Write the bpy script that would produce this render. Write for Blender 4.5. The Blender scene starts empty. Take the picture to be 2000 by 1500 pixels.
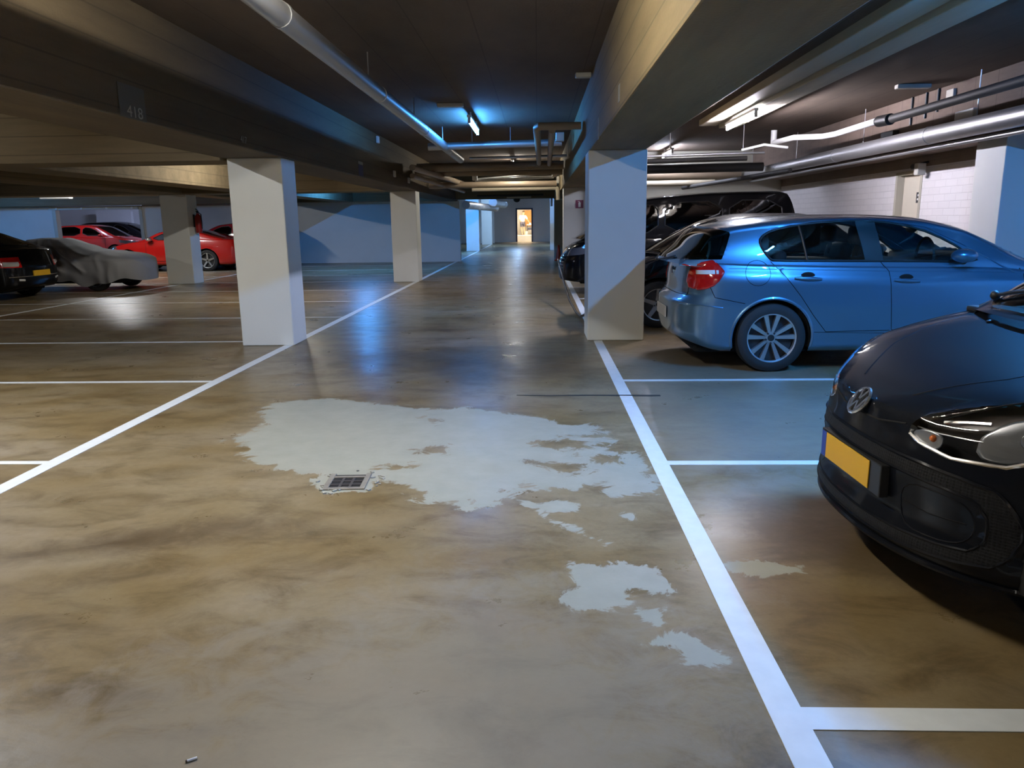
import bpy, bmesh, math, random
import numpy as np
from mathutils import Vector, Matrix
from mathutils.bvhtree import BVHTree
random.seed(7)
PI = math.pi
S = bpy.context.scene
COL = S.collection

# ------------------------------------------------------------------ camera, world, exposure
cam_d = bpy.data.cameras.new('camera')
cam = bpy.data.objects.new('camera', cam_d)
COL.objects.link(cam)
cam_d.sensor_width = 36.0
cam_d.lens = 36.0 * 1485.04 / 2000.0
cam_d.clip_start = 0.02
cam_d.clip_end = 300
_R = ((0.99939, -0.00618, -0.03436), (0.03290, -0.20924, 0.97731), (-0.01323, -0.97784, -0.20891))
_r = Vector([row[0] for row in _R]); _d = Vector([row[1] for row in _R]); _f = Vector([row[2] for row in _R])
_r.normalize(); _f.normalize(); _d = _f.cross(_r).normalized()
M = Matrix((( _r.x, -_d.x, -_f.x, 0), (_r.y, -_d.y, -_f.y, 0), (_r.z, -_d.z, -_f.z, 1.40), (0, 0, 0, 1)))
cam.matrix_world = M
S.camera = cam
w = bpy.data.worlds.new('world'); S.world = w; w.use_nodes = True
w.node_tree.nodes['Background'].inputs[0].default_value = (0.5, 0.5, 0.55, 1)
w.node_tree.nodes['Background'].inputs[1].default_value = 0.02
S.view_settings.view_transform = 'Standard'
S.view_settings.look = 'None'
S.view_settings.exposure = 0.82
S.view_settings.gamma = 1.0
S.view_settings.use_curve_mapping = False
S.cycles.max_bounces = 8
S.cycles.diffuse_bounces = 5
S.cycles.glossy_bounces = 4
S.cycles.transparent_max_bounces = 12
S.cycles.sample_clamp_indirect = 4.0
S.cycles.caustics_reflective = False
S.cycles.caustics_refractive = False

BLUE = (0.06, 0.35, 1.0)
WARM = (1.0, 0.86, 0.66)
COOL = (0.92, 0.88, 1.0)
NEUT = (1.0, 0.95, 0.84)
WHITE = (0.95, 0.98, 1.0)
# tube fixtures: (x, y centre, length, colour, power, label)   -> built further down by tube_light()
TUBES = [
    (-0.96, 12.1, 1.5, BLUE, 85, 'blue glowing tube light on the ceiling over the driving lane, beside the long duct'),
    (2.88, 11.4, 1.5, COOL, 200, 'white glowing tube light on the ceiling above the parked cars on the right'),
    (-0.96, 3.6, 1.5, NEUT, 120, 'tube light on the ceiling over the near end of the driving lane'),
    (2.88, 4.3, 1.5, BLUE, 340, 'blue tube light on the ceiling above the small black car'),
    (-5.0, 4.4, 1.5, WHITE, 230, 'tube light on the ceiling of the near left parking bays'),
    (-4.9, 14.6, 1.5, NEUT, 110, 'tube light on the ceiling between the left pillars'),
    (-5.2, 23.0, 1.5, BLUE, 220, 'blue tube light on the ceiling in front of the far left wall'),
    (-0.96, -4.0, 1.5, NEUT, 110, 'tube light on the ceiling behind the viewer'),
    (-0.6, 19.7, 1.0, NEUT, 45, 'tube light behind the crossing pipes over the lane'),
    (2.88, 17.6, 1.2, (0.75, 0.8, 1.0), 70, 'tube light above the black van on the right'),
    (-12.0, 21.2, 1.5, WHITE, 190, 'tube light on the ceiling above the red coupe'),
    (-20.5, 24.2, 1.5, BLUE, 200, 'blue tube light by the blue lit wall on the far left'),
    (-14.0, 11.0, 1.5, WHITE, 70, 'tube light on the ceiling of the far left lane'),
    (-4.3, 35.2, 1.5, BLUE, 480, 'blue tube light left of the far corridor'),
    (-1.2, 34.5, 1.5, WHITE, 80, 'tube light over the start of the far corridor'),
    (-1.2, 46.0, 1.5, (0.35, 0.6, 1.0), 300, 'tube light near the end of the far corridor'),
    (-16.5, 33.5, 1.5, (0.5, 0.6, 1.0), 150, 'tube light in the room behind the far left opening'),
    (-18.5, 30.0, 1.5, (0.6, 0.7, 1.0), 60, 'tube light just inside the far left opening'),
]

# ------------------------------------------------------------------ materials
MATS = {}
def nmat(name):
    m = bpy.data.materials.new(name); m.use_nodes = True
    nt = m.node_tree; b = nt.nodes['Principled BSDF']
    MATS[name] = m
    return m, nt, b
def C4(c): return (c[0], c[1], c[2], 1.0)
def pmat(name, col, rough=0.5, metal=0.0, coat=0.0, noise=0.0, scale=8.0, bump=0.0, emis=None, estr=0.0, spec=None):
    m, nt, b = nmat(name)
    b.inputs['Base Color'].default_value = C4(col)
    b.inputs['Roughness'].default_value = rough
    b.inputs['Metallic'].default_value = metal
    b.inputs['Coat Weight'].default_value = coat
    b.inputs['Coat Roughness'].default_value = 0.04
    if spec is not None: b.inputs['Specular IOR Level'].default_value = spec
    if emis:
        b.inputs['Emission Color'].default_value = C4(emis); b.inputs['Emission Strength'].default_value = estr
    if noise or bump:
        tc = nt.nodes.new('ShaderNodeTexCoord'); nz = nt.nodes.new('ShaderNodeTexNoise')
        nz.inputs['Scale'].default_value = scale; nz.inputs['Detail'].default_value = 6
        nt.links.new(tc.outputs['Object'], nz.inputs['Vector'])
        if noise:
            mx = nt.nodes.new('ShaderNodeMix'); mx.data_type = 'RGBA'
            mx.inputs['A'].default_value = C4([c * (1 - noise) for c in col]); mx.inputs['B'].default_value = C4([min(1, c * (1 + noise)) for c in col])
            nt.links.new(nz.outputs['Fac'], mx.inputs['Factor']); nt.links.new(mx.outputs['Result'], b.inputs['Base Color'])
        if bump:
            bp = nt.nodes.new('ShaderNodeBump'); bp.inputs['Strength'].default_value = bump; bp.inputs['Distance'].default_value = 0.02
            nt.links.new(nz.outputs['Fac'], bp.inputs['Height']); nt.links.new(bp.outputs['Normal'], b.inputs['Normal'])
    return m
def concrete(name, c1, c2, sc=(1, 1, 1), scale=1.6, rough=0.85, bump=0.25, boards=None):
    """cast concrete: cloudy noise, fine grain and, where asked, the marks of the shuttering boards"""
    m, nt, b = nmat(name); N = nt.nodes; Lk = nt.links
    tc = N.new('ShaderNodeTexCoord'); mp = N.new('ShaderNodeMapping'); mp.inputs['Scale'].default_value = sc
    Lk.new(tc.outputs['Object'], mp.inputs['Vector'])
    n1 = N.new('ShaderNodeTexNoise'); n1.inputs['Scale'].default_value = scale; n1.inputs['Detail'].default_value = 8; n1.inputs['Roughness'].default_value = 0.65
    Lk.new(mp.outputs['Vector'], n1.inputs['Vector'])
    rp = N.new('ShaderNodeValToRGB'); rp.color_ramp.elements[0].position = 0.32; rp.color_ramp.elements[1].position = 0.68
    rp.color_ramp.elements[0].color = C4(c1); rp.color_ramp.elements[1].color = C4(c2)
    Lk.new(n1.outputs['Fac'], rp.inputs['Fac'])
    out = rp.outputs['Color']
    n2 = N.new('ShaderNodeTexNoise'); n2.inputs['Scale'].default_value = 45; n2.inputs['Detail'].default_value = 4
    Lk.new(tc.outputs['Object'], n2.inputs['Vector'])
    hgt = n2.outputs['Fac']
    if boards:
        ax, wid = boards
        sp = N.new('ShaderNodeSeparateXYZ'); Lk.new(tc.outputs['Object'], sp.inputs[0])
        md = N.new('ShaderNodeMath'); md.operation = 'PINGPONG'; md.inputs[1].default_value = wid / 2
        Lk.new(sp.outputs[ax], md.inputs[0])
        lt = N.new('ShaderNodeMath'); lt.operation = 'LESS_THAN'; lt.inputs[1].default_value = 0.006
        Lk.new(md.outputs[0], lt.inputs[0])
        ml = N.new('ShaderNodeMix'); ml.data_type = 'RGBA'; ml.inputs['B'].default_value = C4([c * 0.55 for c in c1])
        f = N.new('ShaderNodeMath'); f.operation = 'MULTIPLY'; f.inputs[1].default_value = 0.6
        Lk.new(lt.outputs[0], f.inputs[0]); Lk.new(f.outputs[0], ml.inputs['Factor']); Lk.new(out, ml.inputs['A']); out = ml.outputs['Result']
        ad = N.new('ShaderNodeMath'); ad.operation = 'SUBTRACT'; Lk.new(hgt, ad.inputs[0]); Lk.new(lt.outputs[0], ad.inputs[1]); hgt = ad.outputs[0]
    Lk.new(out, b.inputs['Base Color'])
    bp = N.new('ShaderNodeBump'); bp.inputs['Strength'].default_value = bump; bp.inputs['Distance'].default_value = 0.006
    Lk.new(hgt, bp.inputs['Height']); Lk.new(bp.outputs['Normal'], b.inputs['Normal'])
    b.inputs['Roughness'].default_value = rough
    return m
def glassmat(name, tint, refl=1.0, rough=0.0):
    m = bpy.data.materials.new(name); m.use_nodes = True; nt = m.node_tree; N = nt.nodes; N.clear()
    o = N.new('ShaderNodeOutputMaterial'); mx = N.new('ShaderNodeMixShader'); tr = N.new('ShaderNodeBsdfTransparent'); gl = N.new('ShaderNodeBsdfGlossy')
    # thin sheet: the same reflectance from either side (0.05 head-on, rising towards grazing)
    lw = N.new('ShaderNodeLayerWeight'); lw.inputs['Blend'].default_value = 0.5
    pw = N.new('ShaderNodeMath'); pw.operation = 'POWER'; pw.inputs[1].default_value = 5.0
    fr = N.new('ShaderNodeMath'); fr.operation = 'MULTIPLY_ADD'; fr.inputs[1].default_value = 0.95; fr.inputs[2].default_value = 0.06
    nt.links.new(lw.outputs['Facing'], pw.inputs[0]); nt.links.new(pw.outputs[0], fr.inputs[0])
    mu = N.new('ShaderNodeMath'); mu.operation = 'MULTIPLY'; mu.inputs[1].default_value = refl
    tr.inputs['Color'].default_value = C4(tint); gl.inputs['Roughness'].default_value = rough; gl.inputs['Color'].default_value = (1, 1, 1, 1)
    nt.links.new(fr.outputs[0], mu.inputs[0]); nt.links.new(mu.outputs[0], mx.inputs['Fac'])
    nt.links.new(tr.outputs[0], mx.inputs[1]); nt.links.new(gl.outputs[0], mx.inputs[2]); nt.links.new(mx.outputs[0], o.inputs['Surface'])
    MATS[name] = m
    return m
def emit(name, col, st):
    m, nt, b = nmat(name)
    b.inputs['Base Color'].default_value = (0.9, 0.9, 0.9, 1)
    b.inputs['Emission Color'].default_value = C4(col); b.inputs['Emission Strength'].default_value = st
    return m

M_pillar = pmat('pillar_paint', (0.80, 0.80, 0.76), 0.55, noise=0.04, scale=3, bump=0.04)
M_wallw = pmat('wall_paint', (0.72, 0.72, 0.72), 0.6, noise=0.06, scale=2, bump=0.05)
M_tan = pmat('wall_tan', (0.50, 0.47, 0.38), 0.6, noise=0.08, scale=2)
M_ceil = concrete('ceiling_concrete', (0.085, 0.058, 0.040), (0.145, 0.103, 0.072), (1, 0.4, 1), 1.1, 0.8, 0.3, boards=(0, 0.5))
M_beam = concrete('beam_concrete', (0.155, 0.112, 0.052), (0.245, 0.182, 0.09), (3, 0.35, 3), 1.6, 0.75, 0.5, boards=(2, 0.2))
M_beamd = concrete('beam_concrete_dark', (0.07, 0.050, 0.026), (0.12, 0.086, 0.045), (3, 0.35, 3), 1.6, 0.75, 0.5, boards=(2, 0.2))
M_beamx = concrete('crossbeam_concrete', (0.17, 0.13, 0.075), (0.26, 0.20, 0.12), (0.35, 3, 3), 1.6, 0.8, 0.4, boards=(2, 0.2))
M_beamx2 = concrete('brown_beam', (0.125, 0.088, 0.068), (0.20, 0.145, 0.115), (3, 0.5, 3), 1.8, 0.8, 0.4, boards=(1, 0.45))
M_rail = concrete('cast_rib', (0.42, 0.39, 0.30), (0.54, 0.50, 0.40), (3, 0.3, 3), 2, 0.7, 0.2)
M_line = pmat('line_paint', (0.78, 0.80, 0.80), 0.45, noise=0.10, scale=14)
M_linew = pmat('line_paint_worn', (0.62, 0.62, 0.58), 0.5, noise=0.25, scale=18)
M_galv = pmat('galvanised', (0.55, 0.55, 0.56), 0.42, 0.85, noise=0.08, scale=6, bump=0.08)
M_pvc = pmat('pvc_grey', (0.55, 0.53, 0.47), 0.4, noise=0.05)
M_cream = pmat('pipe_cream', (0.60, 0.52, 0.38), 0.4, noise=0.05)
M_brownp = pmat('pipe_brown', (0.30, 0.23, 0.16), 0.45, noise=0.1)
M_darkp = pmat('pipe_dark', (0.05, 0.048, 0.047), 0.6, 0.0)
M_white = pmat('white_plastic', (0.8, 0.8, 0.8), 0.4)
M_black = pmat('black_plastic', (0.012, 0.012, 0.013), 0.45)
M_rubber = pmat('rubber', (0.014, 0.014, 0.015), 0.75, noise=0.1, scale=20)
M_inter = pmat('interior', (0.02, 0.02, 0.022), 0.8)
M_seat = pmat('seat_fabric', (0.03, 0.03, 0.035), 0.9, noise=0.2, scale=40)
M_chrome = pmat('chrome', (0.88, 0.88, 0.90), 0.14, 0.9)
M_alloy = pmat('alloy', (0.62, 0.65, 0.70), 0.28, 0.85, coat=0.5)
M_alloyd = pmat('alloy_inner', (0.05, 0.05, 0.055), 0.5, 0.5)
M_yellow = pmat('plate_yellow', (0.75, 0.42, 0.01), 0.5, noise=0.05, scale=5)
M_euband = pmat('plate_blue_band', (0.02, 0.06, 0.4), 0.5)
M_red = pmat('lamp_red', (0.55, 0.008, 0.008), 0.12, coat=0.8, noise=0.25, scale=60)
M_lampw = pmat('lamp_clear', (0.75, 0.75, 0.75), 0.12, coat=0.8)
M_bmw = pmat('paint_blue_grey', (0.115, 0.235, 0.36), 0.33, 0.7, coat=1.0)
M_up = pmat('paint_black', (0.005, 0.006, 0.009), 0.5, 0.0, coat=0.35, spec=0.05)
M_blk2 = pmat('paint_black_van', (0.004, 0.004, 0.005), 0.5, 0.0, coat=0.5, spec=0.05)
M_redp = pmat('paint_red', (0.55, 0.012, 0.010), 0.25, 0.0, coat=1.0)
M_redd = pmat('paint_red_dark', (0.30, 0.010, 0.020), 0.25, 0.0, coat=1.0)
M_gap = pmat('gap_black', (0.003, 0.003, 0.003), 0.9)
M_glass = glassmat('window_glass', (0.74, 0.82, 0.80), 1.0)
M_glassd = glassmat('window_glass_dark', (0.05, 0.05, 0.055), 0.9)
M_smoke = pmat('lamp_smoked', (0.10, 0.10, 0.11), 0.12, coat=0.8)
M_lens = glassmat('lamp_lens', (0.9, 0.9, 0.9), 1.4)
M_cloth = pmat('cover_cloth', (0.30, 0.30, 0.31), 0.85, noise=0.12, scale=2.5, bump=0.3)
M_steel = pmat('drain_steel', (0.34, 0.31, 0.26), 0.5, 0.4, noise=0.3, scale=30)
M_hole = pmat('dark_hole', (0.008, 0.006, 0.005), 0.9)
M_cone = pmat('cone_orange', (0.75, 0.07, 0.015), 0.45)
M_extred = pmat('extinguisher_red', (0.35, 0.012, 0.012), 0.3, coat=0.5)
M_signp = pmat('sign_red', (0.22, 0.03, 0.08), 0.4)
M_door = pmat('door_beige', (0.72, 0.66, 0.54), 0.5, noise=0.04)
M_orange = pmat('orange_wood', (0.55, 0.26, 0.06), 0.5, noise=0.2, scale=5)
M_skin = pmat('skin', (0.55, 0.33, 0.20), 0.6)
M_shirt = pmat('shirt_white', (0.85, 0.83, 0.80), 0.8)
M_short = pmat('shorts_dark', (0.06, 0.06, 0.09), 0.8)
M_hair = pmat('hair_brown', (0.08, 0.05, 0.03), 0.7)
M_sten = pmat('stencil_grey', (0.34, 0.33, 0.29), 0.8, noise=0.3, scale=60)
M_stenp = pmat('stencil_patch', (0.10, 0.095, 0.08), 0.8)
M_navy = pmat('sticker_navy', (0.03, 0.035, 0.12), 0.6)
M_ora = pmat('amber', (0.7, 0.16, 0.02), 0.3)
M_sticker = pmat('sticker_mint', (0.35, 0.75, 0.62), 0.5)

# mesh-patterned black plastic
def honeycomb(name):
    m, nt, b = nmat(name); N = nt.nodes; Lk = nt.links
    b.inputs['Base Color'].default_value = (0.02, 0.02, 0.021, 1); b.inputs['Roughness'].default_value = 0.6; b.inputs['Specular IOR Level'].default_value = 0.25
    tc = N.new('ShaderNodeTexCoord'); v = N.new('ShaderNodeTexVoronoi'); v.inputs['Scale'].default_value = 95; v.inputs['Randomness'].default_value = 0.15
    Lk.new(tc.outputs['Object'], v.inputs['Vector'])
    r = N.new('ShaderNodeValToRGB'); r.color_ramp.elements[0].position = 0.25; r.color_ramp.elements[1].position = 0.45
    r.color_ramp.elements[0].color = (0.001, 0.001, 0.001, 1); r.color_ramp.elements[1].color = (0.008, 0.008, 0.009, 1)
    Lk.new(v.outputs['Distance'], r.inputs['Fac']); Lk.new(r.outputs['Color'], b.inputs['Base Color'])
    bp = N.new('ShaderNodeBump'); bp.inputs['Strength'].default_value = 0.5; bp.inputs['Distance'].default_value = 0.004
    Lk.new(v.outputs['Distance'], bp.inputs['Height']); Lk.new(bp.outputs['Normal'], b.inputs['Normal'])
    return m
M_honey = honeycomb('grille_mesh')

def brickmat():
    m, nt, b = nmat('white_brick'); N = nt.nodes; Lk = nt.links
    tc = N.new('ShaderNodeTexCoord'); sp = N.new('ShaderNodeSeparateXYZ'); cb = N.new('ShaderNodeCombineXYZ')
    Lk.new(tc.outputs['Object'], sp.inputs[0]); Lk.new(sp.outputs['Y'], cb.inputs['X']); Lk.new(sp.outputs['Z'], cb.inputs['Y'])
    bk = N.new('ShaderNodeTexBrick'); bk.inputs['Scale'].default_value = 1.0
    bk.inputs['Brick Width'].default_value = 0.30; bk.inputs['Row Height'].default_value = 0.10; bk.inputs['Mortar Size'].default_value = 0.008; bk.inputs['Mortar Smooth'].default_value = 0.3
    bk.inputs['Color1'].default_value = (0.80, 0.77, 0.78, 1); bk.inputs['Color2'].default_value = (0.76, 0.73, 0.74, 1); bk.inputs['Mortar'].default_value = (0.71, 0.68, 0.69, 1)
    Lk.new(cb.outputs[0], bk.inputs['Vector'])
    # bare brown blockwork above the painted height
    nz = N.new('ShaderNodeTexNoise'); nz.inputs['Scale'].default_value = 2.5; nz.inputs['Detail'].default_value = 6
    Lk.new(tc.outputs['Object'], nz.inputs['Vector'])
    rp = N.new('ShaderNodeValToRGB'); rp.color_ramp.elements[0].color = (0.20, 0.145, 0.105, 1); rp.color_ramp.elements[1].color = (0.33, 0.25, 0.19, 1)
    Lk.new(nz.outputs['Fac'], rp.inputs['Fac'])
    gt = N.new('ShaderNodeMath'); gt.operation = 'GREATER_THAN'; gt.inputs[1].default_value = 2.12
    Lk.new(sp.outputs['Z'], gt.inputs[0])
    mx = N.new('ShaderNodeMix'); mx.data_type = 'RGBA'
    Lk.new(gt.outputs[0], mx.inputs['Factor']); Lk.new(bk.outputs['Color'], mx.inputs['A']); Lk.new(rp.outputs['Color'], mx.inputs['B'])
    Lk.new(mx.outputs['Result'], b.inputs['Base Color'])
    bp = N.new('ShaderNodeBump'); bp.inputs['Strength'].default_value = 0.6; bp.inputs['Distance'].default_value = 0.006; bp.invert = True
    Lk.new(bk.outputs['Fac'], bp.inputs['Height']); Lk.new(bp.outputs['Normal'], b.inputs['Normal'])
    b.inputs['Roughness'].default_value = 0.6
    return m
M_brick = brickmat()

def floormat():
    m, nt, b = nmat('floor_concrete'); N = nt.nodes; Lk = nt.links
    tc = N.new('ShaderNodeTexCoord'); OB = tc.outputs['Object']
    def noise(sc, det=6, rough=0.6, vec=None, dist=0.0):
        n = N.new('ShaderNodeTexNoise'); n.inputs['Scale'].default_value = sc; n.inputs['Detail'].default_value = det; n.inputs['Roughness'].default_value = rough
        n.inputs['Distortion'].default_value = dist
        Lk.new(vec or OB, n.inputs['Vector']); return n.outputs['Fac']
    def ramp(f, stops):
        r = N.new('ShaderNodeValToRGB'); e = r.color_ramp.elements
        e[0].position, e[0].color = stops[0][0], C4(stops[0][1]); e[1].position, e[1].color = stops[-1][0], C4(stops[-1][1])
        for p, c in stops[1:-1]:
            k = e.new(p); k.color = C4(c)
        Lk.new(f, r.inputs['Fac']); return r.outputs['Color']
    def math_(op, a, bb):
        n = N.new('ShaderNodeMath'); n.operation = op
        for i, v in enumerate((a, bb)):
            if isinstance(v, (int, float)): n.inputs[i].default_value = v
            else: Lk.new(v, n.inputs[i])
        return n.outputs[0]
    def mix(f, a, bb):
        n = N.new('ShaderNodeMix'); n.data_type = 'RGBA'
        for k, v in (('Factor', f), ('A', a), ('B', bb)):
            if isinstance(v, float): n.inputs[k].default_value = v
            elif isinstance(v, tuple): n.inputs[k].default_value = C4(v)
            else: Lk.new(v, n.inputs[k])
        return n.outputs['Result']
    mp = N.new('ShaderNodeMapping'); mp.inputs['Scale'].default_value = (0.8, 1.4, 1); Lk.new(OB, mp.inputs['Vector'])
    big = noise(0.55, 5, 0.6, mp.outputs['Vector'], 0.4)
    base = ramp(big, [(0.30, (0.135, 0.085, 0.034)), (0.43, (0.225, 0.160, 0.074)), (0.56, (0.265, 0.205, 0.120)), (0.70, (0.305, 0.25, 0.178))])
    med = noise(3.2, 8, 0.7, mp.outputs['Vector'], 0.6)
    dirt = ramp(med, [(0.30, (0.48, 0.43, 0.36)), (0.52, (1, 1, 1)), (0.75, (1.12, 1.12, 1.14))])
    ml = N.new('ShaderNodeMix'); ml.data_type = 'RGBA'; ml.blend_type = 'MULTIPLY'; ml.inputs['Factor'].default_value = 0.95
    Lk.new(base, ml.inputs['A']); Lk.new(dirt, ml.inputs['B']); colr = ml.outputs['Result']
    fine = noise(26, 6, 0.7)
    m2 = N.new('ShaderNodeMix'); m2.data_type = 'RGBA'; m2.blend_type = 'MULTIPLY'; m2.inputs['Factor'].default_value = 0.45
    Lk.new(colr, m2.inputs['A']); Lk.new(ramp(fine, [(0.3, (0.75, 0.73, 0.7)), (0.7, (1.15, 1.15, 1.15))]), m2.inputs['B']); colr = m2.outputs['Result']
    # greyer, dustier bays to the right of the lane line
    sp = N.new('ShaderNodeSeparateXYZ'); Lk.new(OB, sp.inputs[0])
    a1 = N.new('ShaderNodeAttribute'); a1.attribute_name = 'coat'; a2 = N.new('ShaderNodeAttribute'); a2.attribute_name = 'stain'; a3 = N.new('ShaderNodeAttribute'); a3.attribute_name = 'dust'
    wig = math_('SUBTRACT', noise(5.5, 9, 0.72, None, 0.9), 0.5)
    def edge(att, amp, soft):
        v = math_('ADD', att, math_('MULTIPLY', wig, amp))
        mr = N.new('ShaderNodeMapRange'); mr.inputs['From Min'].default_value = -soft; mr.inputs['From Max'].default_value = soft
        Lk.new(v, mr.inputs['Value']); return mr.outputs['Result']
    fd = math_('MULTIPLY', edge(a3.outputs['Fac'], 0.8, 0.10), 0.55)
    colr = mix(fd, colr, (0.29, 0.255, 0.205))
    fs = math_('MULTIPLY', edge(a2.outputs['Fac'], 0.5, 0.10), 0.65)
    colr = mix(fs, colr, (0.085, 0.055, 0.028))
    fc = edge(a1.outputs['Fac'], 0.62, 0.014)
    coatc = mix(noise(7, 5, 0.6), (0.30, 0.295, 0.235), (0.41, 0.405, 0.335))
    colr = mix(fc, colr, coatc)
    Lk.new(colr, b.inputs['Base Color'])
    rr = ramp(noise(2.2, 7, 0.7), [(0.3, (0.25, 0.25, 0.25)), (0.7, (0.42, 0.42, 0.42))])
    rr2 = math_('ADD', rr, math_('MULTIPLY', fc, 0.12))
    Lk.new(rr2, b.inputs['Roughness'])
    bp = N.new('ShaderNodeBump'); bp.inputs['Strength'].default_value = 0.35; bp.inputs['Distance'].default_value = 0.01
    hh = math_('ADD', math_('MULTIPLY', noise(1.6, 8, 0.6), 1.2), math_('MULTIPLY', fine, 0.12))
    hh = math_('ADD', hh, math_('MULTIPLY', fc, 0.05))
    Lk.new(hh, bp.inputs['Height']); Lk.new(bp.outputs['Normal'], b.inputs['Normal'])
    b.inputs['Specular IOR Level'].default_value = 0.42
    return m
M_floor = floormat()

# ------------------------------------------------------------------ object helpers
def tag(o, label=None, cat=None, group=None, kind=None):
    if label: o['label'] = label
    if cat: o['category'] = cat
    if group: o['group'] = group
    if kind: o['kind'] = kind
    return o
def empty(name, loc=(0, 0, 0), rz=0.0, parent=None):
    o = bpy.data.objects.new(name, None); COL.objects.link(o)
    o.location = loc; o.rotation_euler = (0, 0, rz); o.parent = parent
    return o
def mesh_obj(name, verts, faces, mat, parent=None, smooth=True, merge=0.0):
    me = bpy.data.meshes.new(name)
    bm = bmesh.new()
    vs = [bm.verts.new(v) for v in verts]
    for f in faces:
        try: bm.faces.new([vs[i] for i in f])
        except ValueError: pass
    if merge: bmesh.ops.remove_doubles(bm, verts=bm.verts, dist=merge)
    bm.to_mesh(me); bm.free()
    if smooth: me.polygons.foreach_set('use_smooth', [True] * len(me.polygons))
    me.materials.append(mat)
    o = bpy.data.objects.new(name, me); COL.objects.link(o); o.parent = parent
    return o
class MB:
    def __init__(s): s.bm = bmesh.new()
    def box(s, c, d, bev=0.0, rot=None, seg=2):
        r = bmesh.ops.create_cube(s.bm, size=1.0)
        vs = r['verts']
        bmesh.ops.scale(s.bm, vec=d, verts=vs)
        if bev:
            es = list({e for v in vs for e in v.link_edges})
            rr = bmesh.ops.bevel(s.bm, geom=es, offset=bev, segments=seg, affect='EDGES', profile=0.5)
            vs = list({v for f in rr['faces'] for v in f.verts} | {v for v in vs if v.is_valid})
        if rot is not None: bmesh.ops.transform(s.bm, matrix=rot, verts=vs)
        bmesh.ops.translate(s.bm, vec=c, verts=vs)
        return s
    def bb(s, x0, x1, y0, y1, z0, z1, bev=0.0): return s.box(((x0 + x1) / 2, (y0 + y1) / 2, (z0 + z1) / 2), (x1 - x0, y1 - y0, z1 - z0), bev)
    def tube(s, pts, r, seg=12, closed=False, caps=True):
        pts = [Vector(p) for p in pts]; n = len(pts); rings = []
        prev = None
        for i, p in enumerate(pts):
            if closed: t = (pts[(i + 1) % n] - pts[i - 1])
            else: t = (pts[min(i + 1, n - 1)] - pts[max(i - 1, 0)])
            t.normalize()
            if prev is None:
                a = Vector((0, 0, 1)) if abs(t.z) < 0.9 else Vector((1, 0, 0))
                u = t.cross(a).normalized()
            else:
                u = (prev - t * prev.dot(t))
                u = u.normalized() if u.length > 1e-6 else t.orthogonal().normalized()
            prev = u; v = t.cross(u)
            rr = r[i] if isinstance(r, (list, tuple)) else r
            rings.append([s.bm.verts.new(p + (u * math.cos(2 * PI * k / seg) + v * math.sin(2 * PI * k / seg)) * rr) for k in range(seg)])
        m = n if closed else n - 1
        for i in range(m):
            a, b = rings[i], rings[(i + 1) % n]
            for k in range(seg): s.bm.faces.new((a[k], a[(k + 1) % seg], b[(k + 1) % seg], b[k]))
        if caps and not closed:
            s.bm.faces.new(rings[0][::-1]); s.bm.faces.new(rings[-1])
        return s
    def lathe(s, prof, c=(0, 0, 0), axis='y', seg=40, cap=False):
        """prof: list of (radius, offset along the axis)"""
        rings = []
        for r, h in prof:
            ring = []
            for k in range(seg):
                a = 2 * PI * k / seg; u, v = r * math.cos(a), r * math.sin(a)
                p = {'y': (u, h, v), 'z': (u, v, h), 'x': (h, u, v)}[axis]
                ring.append(s.bm.verts.new((p[0] + c[0], p[1] + c[1], p[2] + c[2])))
            rings.append(ring)
        for i in range(len(rings) - 1):
            a, b = rings[i], rings[i + 1]
            for k in range(seg):
                s.bm.faces.new((a[k], a[(k + 1) % seg], b[(k + 1) % seg], b[k]))
        if cap and prof[0][0] > 1e-5: s.bm.faces.new(rings[0][::-1])
        if cap and prof[-1][0] > 1e-5: s.bm.faces.new(rings[-1])
        return s
    def prism(s, poly, fn0, fn1):
        """closed polygon; fn0 / fn1 turn a 2-D point into the two end faces"""
        a = [s.bm.verts.new(fn0(*p)) for p in poly]; b = [s.bm.verts.new(fn1(*p)) for p in poly]
        s.bm.faces.new(a); s.bm.faces.new(b[::-1])
        n = len(poly)
        for i in range(n): s.bm.faces.new((a[i], b[i], b[(i + 1) % n], a[(i + 1) % n]))
        return s
    def ball(s, c, r, sc=(1, 1, 1), u=16, v=10):
        q = bmesh.ops.create_uvsphere(s.bm, u_segments=u, v_segments=v, radius=r)['verts']
        bmesh.ops.scale(s.bm, vec=sc, verts=q); bmesh.ops.translate(s.bm, vec=c, verts=q); return s
    def build(s, name, mat, parent=None, smooth=False, auto=True):
        bmesh.ops.recalc_face_normals(s.bm, faces=s.bm.faces)
        me = bpy.data.meshes.new(name); s.bm.to_mesh(me); s.bm.free()
        me.materials.append(mat)
        if smooth:
            me.polygons.foreach_set('use_smooth', [True] * len(me.polygons))
            if auto: me.set_sharp_from_angle(angle=math.radians(40))
        o = bpy.data.objects.new(name, me); COL.objects.link(o); o.parent = parent
        return o

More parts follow.
